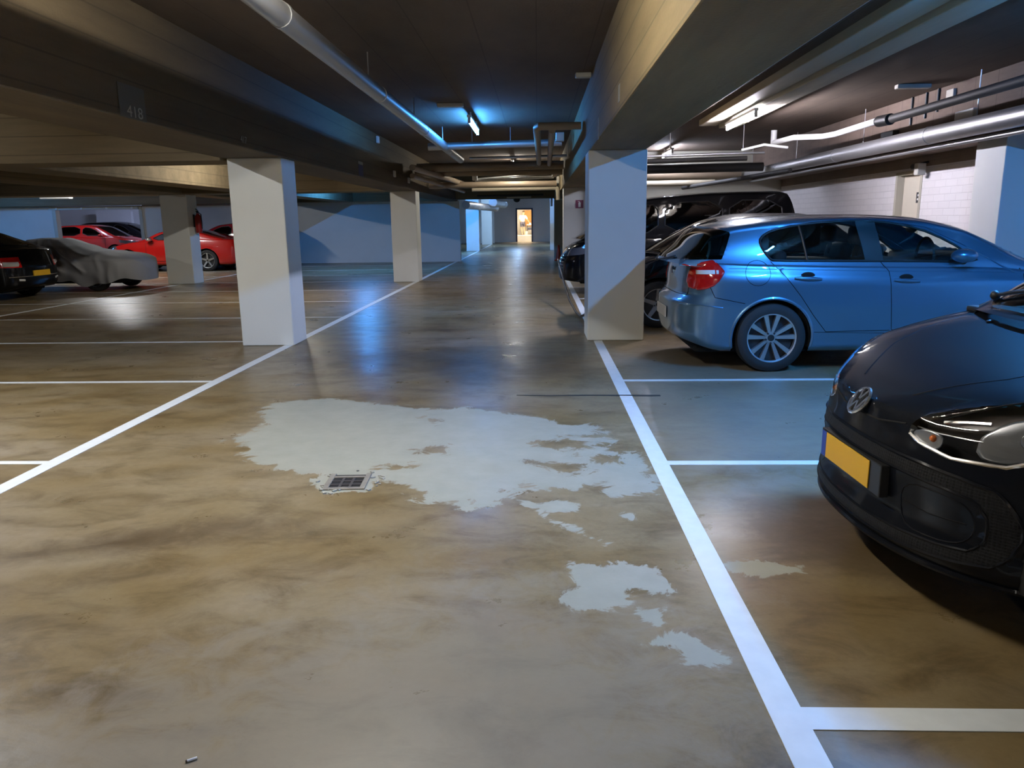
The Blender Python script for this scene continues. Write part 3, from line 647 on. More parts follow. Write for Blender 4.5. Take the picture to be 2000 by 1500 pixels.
# traffic cone
t = empty('traffic_cone', (0.76, 27.9, 0)); tag(t, 'orange traffic cone in front of the tan pillar', 'traffic cone')
MB().bb(-0.16, 0.16, -0.16, 0.16, 0.0, 0.035, 0.01).build('base', M_cone, t)
MB().lathe([(0.12, 0.035), (0.085, 0.20), (0.05, 0.42), (0.03, 0.55), (0.0, 0.555)], (0, 0, 0), 'z', 24).build('cone', M_cone, t, smooth=True)
# floor drain
t = empty('floor_drain', (-1.06, 3.975, 0), 0.05); tag(t, 'square metal floor drain set in broken concrete beside the pale patch', 'drain')
MB().bb(-0.10, 0.10, -0.115, 0.115, 0.0006, 0.0025).build('pit', M_hole, t)
mb = MB()
for (a, b, c, d) in ((-0.115, -0.085, -0.13, 0.13), (0.085, 0.115, -0.13, 0.13), (-0.085, 0.085, -0.13, -0.10), (-0.085, 0.085, 0.06, 0.085)): mb.bb(a, b, c, d, 0.001, 0.008, 0.002)
mb.build('frame', M_steel, t)
mb = MB()
for k in (-1, 1): mb.bb(k * 0.028 - 0.007, k * 0.028 + 0.007, -0.10, 0.06, 0.0025, 0.0055)
for k in (-0.05, 0.005): mb.bb(-0.085, 0.085, k - 0.007, k + 0.007, 0.0025, 0.0052)
mb.build('grate', pmat('grate_dark', (0.10, 0.085, 0.08), 0.5, 0.4), t)
# crumbs of broken concrete round the drain
mb = MB(); rr = random.Random(3)
for k in range(26):
    a = rr.uniform(0, 2 * PI); q = rr.uniform(0.14, 0.2)
    mb.box((-1.06 + q * math.cos(a) * 1.0, 3.985 + q * math.sin(a) * 1.05, 0.004), (rr.uniform(0.008, 0.03), rr.uniform(0.006, 0.02), 0.006), 0.0, Matrix.Rotation(rr.uniform(0, 3), 4, 'Z'))
tag(mb.build('rubble', pmat('rubble_pale', (0.40, 0.38, 0.32), 0.8)), 'crumbled concrete bits around the floor drain', 'rubble', kind='stuff')
# cigarette end
t = empty('cigarette_end', (-0.932, 1.75, 0), math.radians(32)); tag(t, 'small white cigarette end lying on the near floor', 'cigarette end')
MB().tube([(-0.012, 0, 0.0042), (0.013, 0, 0.0042)], 0.0036, 10).build('paper', M_white, t, smooth=True)
MB().tube([(-0.0165, 0, 0.0042), (-0.012, 0, 0.0042)], 0.0036, 10).build('filter', M_hair, t, smooth=True)
# paper scrap on the left floor
tag(MB().box((-6.05, 8.05, 0.004), (0.12, 0.05, 0.006), 0.0, Matrix.Rotation(0.3, 4, 'Z')).build('paper_scrap', M_white), 'pale scrap lying on the floor of the left bays', 'scrap')

# ------------------------------------------------------------------ gate beam and posts in the far left opening
struct('trim_4', MB().bb(-17.75, -14.4, 27.95, 28.2, 2.02, 2.14).bb(-17.75, -17.62, 27.95, 28.2, 0, 2.02).bb(-14.52, -14.4, 27.95, 28.2, 0, 2.02), M_pvc, 'frame of the wide opening in the far left wall', 'gate frame')
t = empty('gate_rail', (-16.1, 27.91, 2.08)); tag(t, 'pale rail with round fittings above the far left opening', 'gate rail')
MB().bb(-1.7, 1.6, -0.05, 0.05, -0.06, 0.03).build('rail', M_pvc, t)
for k in range(4): MB().lathe([(0.0, 0), (0.04, 0.005), (0.04, 0.03)], (-1.4 + 0.93 * k, -0.085, -0.01), 'y', 14).build('fitting', M_white, t, smooth=True)
for i, x in enumerate((-17.9, -16.6, -15.5, -14.6)):
    tag(MB().bb(x - 0.05, x + 0.05, 35.9, 36.0, 0, 2.05).build('post', M_white), ['white post beside the blue panel in the room beyond the opening', 'white post behind the red hatchback roof', 'white post behind the black car in the far room', 'last white post at the right of the far room'][i], 'post', 'white posts in the far room')
struct('wall_annex_panel', MB().bb(-21.0, -19.3, 36.4, 36.6, 0, 2.1), M_wallw, 'pale panel wall inside the far room', 'wall')
struct('wall_annex_side', MB().bb(-14.4, -14.2, 28.3, 37.0, 0, 2.4), M_wallw, 'side wall right of the far room', 'wall')

# ------------------------------------------------------------------ lit room behind the far doorway
struct('wall_store', MB().bb(-2.6, 0.9, 59.0, 59.2, 0, 2.9).bb(-2.8, -2.6, 54.2, 59.2, 0, 2.9).bb(0.7, 0.9, 54.2, 59.0, 0, 2.9), pmat('store_wall', (0.8, 0.78, 0.72), 0.6), 'white walls of the lit room behind the doorway', 'wall')
struct('floor_step', MB().bb(-2.6, 0.7, 55.2, 59.0, 0, 0.42), pmat('step_pale', (0.7, 0.7, 0.66), 0.5), 'raised pale floor in the lit room behind the doorway', 'step')
tube_light(-0.8, 55.0, 1.2, WARM, 420, 'bright tube light in the room behind the doorway')
t = empty('wall_cabinet', (-0.68, 58.6, 1.05)); tag(t, 'orange brown wooden cabinet behind the doorway', 'cabinet')
MB().bb(-0.35, 0.35, -0.2, 0.3, 0.0, 1.15, 0.01).build('body', M_orange, t)
MB().bb(-0.33, 0.33, -0.22, -0.2, 0.03, 1.12).build('door', M_orange, t)
t = empty('work_table', (-0.50, 57.6, 0.42)); tag(t, 'dark work table with a white top in the lit room', 'table')
MB().bb(-0.28, 0.45, -0.3, 0.3, 0.70, 0.76).build('table_top', M_white, t)
MB().bb(-0.26, 0.43, -0.28, 0.28, 0.36, 0.52).build('drawer', M_short, t)
for sx in (-0.24, 0.41):
    for sy in (-0.26, 0.26): MB().bb(sx - 0.02, sx + 0.02, sy - 0.02, sy + 0.02, 0, 0.70).build('leg', M_black, t)
tag(MB().bb(-0.62, -0.47, 57.25, 57.4, 1.18, 1.30, 0.01).build('box', M_white), 'small white box on the work table', 'box')
tag(MB().bb(-0.92, -0.72, 57.1, 57.3, 0.42, 0.70, 0.01).build('bucket', M_pvc), 'pale bucket under the work table', 'bucket')
# person in white leaning over the table
def skin(name, nodes, edges, mat, parent, sub=2):
    me = bpy.data.meshes.new(name); me.from_pydata([n[0] for n in nodes], edges, []); me.update()
    o = bpy.data.objects.new(name, me); COL.objects.link(o); o.parent = parent; me.materials.append(mat)
    md = o.modifiers.new('skin', 'SKIN'); md.use_smooth_shade = True
    for i, n in enumerate(nodes):
        r = n[1] if isinstance(n[1], tuple) else (n[1], n[1]); me.skin_vertices[0].data[i].radius = r
    me.skin_vertices[0].data[0].use_root = True
    ss = o.modifiers.new('sub', 'SUBSURF'); ss.levels = sub; ss.render_levels = sub
    return o
p = empty('person', (-1.08, 57.0, 0.42)); tag(p, 'person in a white top and dark shorts leaning over a table behind the doorway', 'person')
N_ = [((0, 0, 0.90), (0.16, 0.11)), ((0, 0, 1.08), (0.14, 0.10)), ((0.03, 0, 1.32), (0.19, 0.11)), ((0.04, 0, 1.42), (0.09, 0.08)), ((0.06, -0.01, 1.50), 0.055), ((0.07, -0.02, 1.60), (0.085, 0.10)), ((0.07, -0.02, 1.69), (0.07, 0.085)),
      ((-0.10, 0, 0.86), 0.09), ((-0.09, 0.01, 0.48), 0.062), ((-0.02, 0.03, 0.10), 0.04), ((-0.02, -0.10, 0.035), 0.03),
      ((0.10, 0, 0.86), 0.09), ((0.10, 0.01, 0.48), 0.062), ((0.14, 0.03, 0.10), 0.04), ((0.14, -0.10, 0.035), 0.03),
      ((-0.17, 0, 1.36), 0.06), ((-0.22, -0.03, 1.10), 0.045), ((-0.12, -0.12, 0.92), 0.032), ((-0.06, -0.16, 0.86), 0.022),
      ((0.22, 0, 1.34), 0.06), ((0.34, -0.05, 1.12), 0.045), ((0.46, -0.06, 0.93), 0.032), ((0.51, -0.07, 0.86), 0.022)]
E_ = [(0, 1), (1, 2), (2, 3), (3, 4), (4, 5), (5, 6), (0, 7), (7, 8), (8, 9), (9, 10), (0, 11), (11, 12), (12, 13), (13, 14), (2, 15), (15, 16), (16, 17), (17, 18), (2, 19), (19, 20), (20, 21), (21, 22)]
skin('body', N_, E_, M_skin, p)
def grow(nodes, d): return [(n[0], tuple(v + d for v in (n[1] if isinstance(n[1], tuple) else (n[1], n[1])))) for n in nodes]
skin('shirt', grow([N_[0], N_[1], N_[2], N_[15], N_[16], N_[19], N_[20], N_[3]], 0.022), [(0, 1), (1, 2), (2, 3), (3, 4), (2, 5), (5, 6), (2, 7)], M_shirt, p)
skin('shorts', grow([N_[0], N_[7], ((-0.09, 0.01, 0.55), 0.07), N_[11], ((0.10, 0.01, 0.55), 0.07)], 0.02), [(0, 1), (1, 2), (0, 3), (3, 4)], M_short, p)
MB().ball((0.07, 0.005, 1.66), 0.105, (0.85, 1, 0.9)).build('hair', M_hair, p, smooth=True)
# charging cable hanging from the van to the floor
tag(MB().tube([(0.40, 15.2, 0.66), (0.43, 14.3, 0.50), (0.47, 13.0, 0.30), (0.50, 12.0, 0.17), (0.555, 11.0, 0.10), (0.57, 10.2, 0.14), (0.60, 9.75, 0.22), (0.64, 9.62, 0.30)], 0.017, 8).build('charging_cable', M_black, smooth=True), 'black cable sagging from the van nose to the right pillar', 'cable')

# ------------------------------------------------------------------ car bodies
def pch(tab, x):
    """monotone cubic interpolation of a table of (x, value)"""
    xs = np.array([t[0] for t in tab], float); ys = np.array([t[1] for t in tab], float); x = np.asarray(x, float)
    if len(xs) == 1: return np.full_like(x, ys[0])
    h = np.diff(xs); d = np.diff(ys) / h; m = np.zeros_like(xs); m[0], m[-1] = d[0], d[-1]
    for i in range(1, len(xs) - 1):
        if d[i - 1] * d[i] > 0:
            w1, w2 = 2 * h[i] + h[i - 1], h[i] + 2 * h[i - 1]; m[i] = (w1 + w2) / (w1 / d[i - 1] + w2 / d[i])
    xc = np.clip(x, xs[0], xs[-1]); i = np.clip(np.searchsorted(xs, xc, side='right') - 1, 0, len(h) - 1)
    t = (xc - xs[i]) / h[i]
    return ((2 * t**3 - 3 * t**2 + 1) * ys[i] + (t**3 - 2 * t**2 + t) * h[i] * m[i] + (-2 * t**3 + 3 * t**2) * ys[i + 1] + (t**3 - t**2) * h[i] * m[i + 1])
def inpoly(px, py, poly):
    ins = np.zeros(len(px), bool); n = len(poly)
    for k in range(n):
        (ax, ay), (bx, by) = poly[k], poly[(k + 1) % n]
        c = (ay > py) != (by > py)
        xi = (bx - ax) * (py - ay) / (by - ay + 1e-15) + ax
        ins ^= c & (px < xi)
    return ins
def nearest(poly, p):
    best = None
    for k in range(len(poly)):
        ax, ay = poly[k]; bx, by = poly[(k + 1) % len(poly)]
        dx, dy = bx - ax, by - ay; L = dx * dx + dy * dy
        t = max(0, min(1, ((p[0] - ax) * dx + (p[1] - ay) * dy) / L)) if L > 1e-12 else 0
        q = (ax + t * dx, ay + t * dy); d = math.hypot(q[0] - p[0], q[1] - p[1])
        if best is None or d < best[0]: best = (d, q)
    return best
def smooth_poly(pts, n=3):
    """Chaikin corner cutting"""
    for _ in range(n):
        q = []
        for i in range(len(pts)):
            a, b = pts[i], pts[(i + 1) % len(pts)]
            q += [(a[0] * .75 + b[0] * .25, a[1] * .75 + b[1] * .25), (a[0] * .25 + b[0] * .75, a[1] * .25 + b[1] * .75)]
        pts = q
    return pts
PL = {'xz': (0, 2), 'yz': (1, 2), 'xy': (0, 1)}
class Shell:
    def __init__(s, P, F, T, D):
        s.P = P; s.F = F; s.T = T; s.D = D; s.lab = np.array(['body'] * len(F), dtype=object)
    def cen(s): return s.P[s.F].mean(1)
    def dcen(s): return s.D(s.P)[s.F].mean(1)
    def carve(s, name, poly=None, plane='xz', cond=None, frm=('body',), tol=0.03, both=True, tags=None, sides=False):
        c = s.dcen(); m = np.isin(s.lab.astype(str), frm) if frm else np.ones(len(s.F), bool)
        a, b = PL[plane]
        if poly is not None: m &= inpoly(c[:, a], c[:, b], poly)
        if cond is not None: m &= cond(c[:, 0], c[:, 1], c[:, 2])
        if tags is not None: m &= np.isin(s.T, list(tags))
        if not m.any(): return
        if poly is not None:
            inside = set(s.F[m].ravel().tolist()); out = set(s.F[~m].ravel().tolist()); Dp = s.D(s.P)
            for v in inside & out:
                r = nearest(poly, (Dp[v, a], Dp[v, b]))
                if r[0] < tol:
                    s.P[v, a] += r[1][0] - Dp[v, a]; s.P[v, b] += r[1][1] - Dp[v, b]
        lab = np.array([name] * len(s.F), dtype=object)
        if sides: lab = np.where(c[:, 1] > 0, name + '|a', name + '|b')
        s.lab[m] = lab[m]
    def tri_bvh(s):
        V = s.D(s.P); return BVHTree.FromPolygons([tuple(v) for v in V], [tuple(f) for f in s.F.tolist()])
    def build(s, root, mats, parents=None, skip=()):
        V = s.D(s.P); made = {}
        for l in sorted(set(s.lab.tolist()), key=lambda t: (t in (parents or {}), t)):
            if l in skip: continue
            f = s.F[s.lab == l]; used, inv = np.unique(f, return_inverse=True); inv = inv.reshape(f.shape)
            base = l.split('|')[0]
            par = made.get((parents or {}).get(base), root)
            made[l] = mesh_obj(base, V[used].tolist(), inv.tolist(), mats.get(base, mats['body']), par, True, 1e-4)
        return made
    def sub(s, name, off):
        """copy of the faces of one label moved by off"""
        f = s.F[s.lab == name]; used, inv = np.unique(f, return_inverse=True); V = s.D(s.P)[used] + np.array(off)
        return V.tolist(), inv.reshape(f.shape).tolist()

def ends(rc, p, n):
    th = np.linspace(0, PI / 2, n)
    return rc * (1 - np.cos(th) ** (2 / p)), np.sin(th) ** (2 / p)
def lower(L, W, zb, zs, zt, nose=((0, 0), (1, 0)), tail=((0, 0), (1, 0)), rcf=.5, pf=2.5, rcr=.4, pr=2.8, side=None, e=2.6, step=.02, ns=34, nt=16, nend=20):
    side = side or [(0, .90), (.06, .955), (.2, .985), (.45, 1.0), (.72, .995), (.86, .98), (1, .955)]
    xf, qf = ends(rcf, pf, nend); xr, qr = ends(rcr, pr, nend)
    xm = np.arange(rcf + step, L - rcr, step)
    X = np.concatenate([xf, xm, (L - xr)[::-1]]); Q = np.concatenate([qf, np.ones(len(xm)), qr[::-1]])
    Wd = pch(W, X) * Q; ZB, ZS, ZT = pch(zb, X), pch(zs, X), pch(zt, X)
    t = np.linspace(0, 1, ns); f = pch(side, t)
    ph = np.linspace(0, PI / 2, nt + 1)[1:]
    rings = []
    for x, w_, b, sh, tp in zip(X, Wd, ZB, ZS, ZT):
        h = [(k * side[0][1] * w_, b) for k in (0, .35, .7)] + [(fi * w_, b + (sh - b) * ti) for fi, ti in zip(f, t)]
        ys = f[-1] * w_
        h += [(ys * math.cos(a) ** (2 / e), sh + (tp - sh) * math.sin(a) ** (2 / e)) for a in ph]
        h[-1] = (0.0, tp)
        full = h + [(-y, z) for y, z in h[-2:0:-1]]
        rings.append([(x, y, z) for y, z in full])
    P = np.array(rings); nx, nr = P.shape[:2]; P = P.reshape(-1, 3)
    tg = ['b'] * 3 + ['s'] * (ns - 1) + ['t'] * nt
    tg = tg + tg[::-1]
    F, T = [], []
    for i in range(nx - 1):
        for k in range(nr):
            a, b2 = i * nr + k, i * nr + (k + 1) % nr
            F.append((a, b2, b2 + nr, a + nr)); T.append(tg[k])
    def D(Pn):
        Q_ = Pn.copy(); x = Pn[:, 0]; z = Pn[:, 2]
        Q_[:, 0] = x + pch(nose, z) * np.clip(1 - x / .8, 0, 1) ** 2 - pch(tail, z) * np.clip(1 - (L - x) / .6, 0, 1) ** 2
        return Q_
    return Shell(P, np.array(F), np.array(T), D)
def cabin(xa, xd, zr, zb, wb, tum=.30, cut=.075, e=2.6, bowf=.14, bowr=.08, step=.02, ns=22, nt=18, bulge=.02):
    u = np.linspace(0, 1, 9)[1:] ** 1.6 * .12
    X = np.concatenate([[xa], xa + u, np.arange(xa + .14, xd - .13, step), (xd - u)[::-1], [xd]])
    ZR, ZB, WB = pch(zr, X), pch(zb, X), pch(wb, X)
    t = np.linspace(0, 1, ns); ph = np.linspace(0, PI / 2, nt + 1)[1:]
    rings = []
    for x, r, b, w_ in zip(X, ZR, ZB, WB):
        h_ = max(r - b, .004); c = min(h_ * .5, cut); zl = b + h_ - c; wl = w_ - tum * (zl - b)
        h = [(w_ - tum * (zl - b) * ti + bulge * math.sin(PI * ti) * min(1, h_ / .4), b + (zl - b) * ti) for ti in t]
        h += [(wl * math.cos(a) ** (2 / e), zl + c * math.sin(a) ** (2 / e)) for a in ph]; h[-1] = (0.0, b + h_)
        full = h + [(-y, z) for y, z in h[-2::-1]]
        rings.append([(x, y, z) for y, z in full])
    P = np.array(rings); nx, nr = P.shape[:2]; P = P.reshape(-1, 3)
    tg = ['s'] * (ns - 1) + ['t'] * nt; tg = tg + tg[::-1]
    F, T = [], []
    for i in range(nx - 1):
        for k in range(nr - 1):
            a = i * nr + k; F.append((a, a + 1, a + 1 + nr, a + nr)); T.append(tg[k])
    wm = max(WB)
    def D(Pn):
        Q_ = Pn.copy(); x = Pn[:, 0]; y = Pn[:, 1]
        Q_[:, 0] = x - bowf * (1 - np.clip(np.abs(y) / wm, 0, 1) ** 2) * np.clip(1 - (x - xa) / 1.1, 0, 1) + bowr * (1 - np.clip(np.abs(y) / wm, 0, 1) ** 2) * np.clip(1 - (xd - x) / .7, 0, 1)
        return Q_
    return Shell(P, np.array(F), np.array(T), D)
AX = {'xz': (0, 2, 1), 'yz': (1, 2, 0), 'xy': (0, 1, 2)}
def on_skin(bvhs, pts, plane, sgn, off=0.0, closed=False, step=.03):
    """lay a 2-D line onto the body; sgn = side of the third axis it is seen from"""
    a, b, c = AX[plane]; out = []; n = len(pts)
    for i in range(n if closed else n - 1):
        p, q = pts[i], pts[(i + 1) % n]; m = max(1, int(math.hypot(q[0] - p[0], q[1] - p[1]) / step))
        for k in range(m): out.append((p[0] + (q[0] - p[0]) * k / m, p[1] + (q[1] - p[1]) * k / m))
    if not closed: out.append(pts[-1])
    res = []
    for u, v in out:
        o = [0, 0, 0]; o[a] = u; o[b] = v; o[c] = 8.0 * sgn; d = [0, 0, 0]; d[c] = -sgn
        best = None
        for bv in bvhs:
            h = bv.ray_cast(Vector(o), Vector(d))
            if h[0] is not None and (best is None or h[3] < best[3]): best = h
        if best: res.append(best[0] + Vector(d) * -off)
    return res
def strip(mb, bvhs, pts, plane, sgn, r=.003, off=0.0, closed=False):
    p = on_skin(bvhs, pts, plane, sgn, off, closed)
    if len(p) > 2: mb.tube(p, r, 6, closed=closed)
def patch(name, bvhs, poly, plane, sgn, off, mat, root, rings=8):
    """a thin panel with a clean outline laid on the body"""
    a, b, c = AX[plane]; cx = sum(p[0] for p in poly) / len(poly); cy = sum(p[1] for p in poly) / len(poly)
    out = []
    for i in range(len(poly)):
        p, q = poly[i], poly[(i + 1) % len(poly)]; m = max(1, int(math.hypot(q[0] - p[0], q[1] - p[1]) / .012))
        out += [(p[0] + (q[0] - p[0]) * k / m, p[1] + (q[1] - p[1]) * k / m) for k in range(m)]
    V, n, ok = [], len(out), True
    def proj(u, v):
        o = [0, 0, 0]; o[a] = u; o[b] = v; o[c] = 8.0 * sgn; d = [0, 0, 0]; d[c] = -sgn; best = None
        for bv in bvhs:
            h = bv.ray_cast(Vector(o), Vector(d))
            if h[0] is not None and (best is None or h[3] < best[3]): best = h
        if best is None: return None
        nn = best[1] if best[1][c] * sgn > 0 else -best[1]
        return best[0] + nn * off
    for r in range(rings + 1):
        t = 1 - r / rings
        for (u, v) in (out if r < rings else [(cx, cy)]):
            p = proj(cx + (u - cx) * t, cy + (v - cy) * t)
            if p is None: p = V[-1] if V else Vector((0, 0, 0))
            V.append(p)
    F = []
    for r in range(rings - 1):
        for k in range(n): F.append((r * n + k, r * n + (k + 1) % n, (r + 1) * n + (k + 1) % n, (r + 1) * n + k))
    for k in range(n): F.append(((rings - 1) * n + k, (rings - 1) * n + (k + 1) % n, rings * n))
    o = mesh_obj(name, [tuple(v) for v in V], F, mat, root, True)
    md = o.modifiers.new('thick', 'SOLIDIFY'); md.thickness = min(abs(off) * 1.6, .008); md.offset = 0
    return o
def wheel(root, x, y, r, side, wid=.205, rr=.205, spokes=10, style='twin', rim_mat=None, hub=True):
    """side +1 / -1: which way the rim faces"""
    s_ = side; rim_mat = rim_mat or M_alloy
    t = MB().lathe([(rr, -.5 * wid * s_), (rr + .02, -.5 * wid * s_), (r - .03, -.48 * wid * s_), (r - .008, -.40 * wid * s_), (r, -.25 * wid * s_), (r, .25 * wid * s_), (r - .008, .40 * wid * s_), (r - .03, .47 * wid * s_), (rr + .035, .5 * wid * s_), (rr, .47 * wid * s_)], (0, 0, 0), 'y', 56)
    W_ = t.build('wheel', M_rubber, root, smooth=True); W_.location = (x, y, r)
    fo = .40 * wid * s_
    MB().lathe([(rr, -.45 * wid * s_), (rr * .96, .1 * wid * s_), (0.0, .1 * wid * s_)], (0, 0, 0), 'y', 40).build('rim_barrel', M_alloyd, W_, smooth=True)
    mb = MB().lathe([(rr - .014, fo - .03 * s_), (rr - .012, fo + .006 * s_), (rr + .002, fo + .010 * s_), (rr + .006, fo), (rr + .002, fo - .03 * s_)], (0, 0, 0), 'y', 48)
    mb.lathe([(0.0, fo - .012 * s_), (.045, fo - .012 * s_), (.06, fo - .03 * s_), (.06, fo - .06 * s_)], (0, 0, 0), 'y', 24)
    for k in range(spokes):
        if style == 'twin': a = 2 * PI * (k // 2) / (spokes / 2) + (0.27 if k % 2 else -0.27) + PI / 2
        else: a = 2 * PI * k / spokes + PI / 2
        w0, w1 = (.012, .021) if style == 'twin' else (.028, .02)
        ca, sa = math.cos(a), math.sin(a)
        a2 = a + (0 if style != 'twin' else (-0.09 if k % 2 else 0.09))
        cb, sb = math.cos(a), math.sin(a)
        r0, r1 = .035, rr - .008
        def q(rad, wv, yy, ca=ca, sa=sa): return mb.bm.verts.new((rad * ca - wv * sa, yy, rad * sa + wv * ca))
        A = [q(r0, -w0, fo - .018 * s_), q(r0, w0, fo - .018 * s_), q(r1, w1, fo - .002 * s_), q(r1, -w1, fo - .002 * s_)]
        B = [q(r0, -w0 * 1.2, fo - .045 * s_), q(r0, w0 * 1.2, fo - .045 * s_), q(r1, w1 * 1.2, fo - .03 * s_), q(r1, -w1 * 1.2, fo - .03 * s_)]
        mb.bm.faces.new(A); mb.bm.faces.new(B[::-1])
        for i in range(4): mb.bm.faces.new((A[i], B[i], B[(i + 1) % 4], A[(i + 1) % 4]))
    mb.build('rim', rim_mat, W_, smooth=True)
    if hub:
        MB().lathe([(.03, fo - .03 * s_), (.03, fo - .004 * s_), (.0, fo - .002 * s_)], (0, 0, 0), 'y', 20).build('hub_cap', M_black, W_, smooth=True)
        mb = MB()
        for k in range(5):
            a = 2 * PI * k / 5 + PI / 2 + PI / 5
            mb.lathe([(.009, fo - .02 * s_), (.009, fo - .006 * s_), (0, fo - .006 * s_)], (.048 * math.cos(a), 0, .048 * math.sin(a)), 'y', 8)
        mb.build('wheel_bolts', M_alloyd, W_)
    return W_
def arch_well(root, x, r, y, side, z0=.0):
    mb = MB(); n = 20; a0 = -0.25
    ring = []
    for k in range(n + 1):
        a = a0 + (PI - 2 * a0) * k / n
        ring.append((x + r * math.cos(a), r * math.sin(a) + z0))
    vo = [mb.bm.verts.new((p[0], y * side, p[1])) for p in ring]; vi = [mb.bm.verts.new((p[0], (y - .32) * side, p[1])) for p in ring]
    for k in range(n): mb.bm.faces.new((vo[k], vo[k + 1], vi[k + 1], vi[k]))
    mb.bm.faces.new(vi)
    return mb.build('wheel_well', M_gap, root)
def arc(x, z, r, a0, a1, n=24): return [(x + r * math.cos(a0 + (a1 - a0) * k / n), z + r * math.sin(a0 + (a1 - a0) * k / n)) for k in range(n + 1)]
def seats(root, xs, z0, w_=.5, hmax=1.12, half=.36):
    for x in xs:
        for sy in (-1, 1):
            o = MB().box((x, sy * half, z0 + .0), (.14, w_, .42), .06, Matrix.Rotation(-.2, 4, 'Y'), 3).box((x + .09, sy * half, hmax), (.09, .26, .17), .035, None, 3).bb(x + .03, x + .07, sy * half - .06, sy * half - .045, hmax - .2, hmax).build('seat', M_seat, root, smooth=True)
def mirror(root, x, y, z, side, paint, L=.20):
    mb = MB().ball((x, y + .09 * side, z), .1, (.95, 1.0, .62)).build('mirror', paint, root, smooth=True)
    MB().tube([(x + .02, y - .06 * side, z - .05), (x, y + .05 * side, z - .035)], .022, 8).build('mirror_foot', M_black, mb, smooth=True)
    return mb

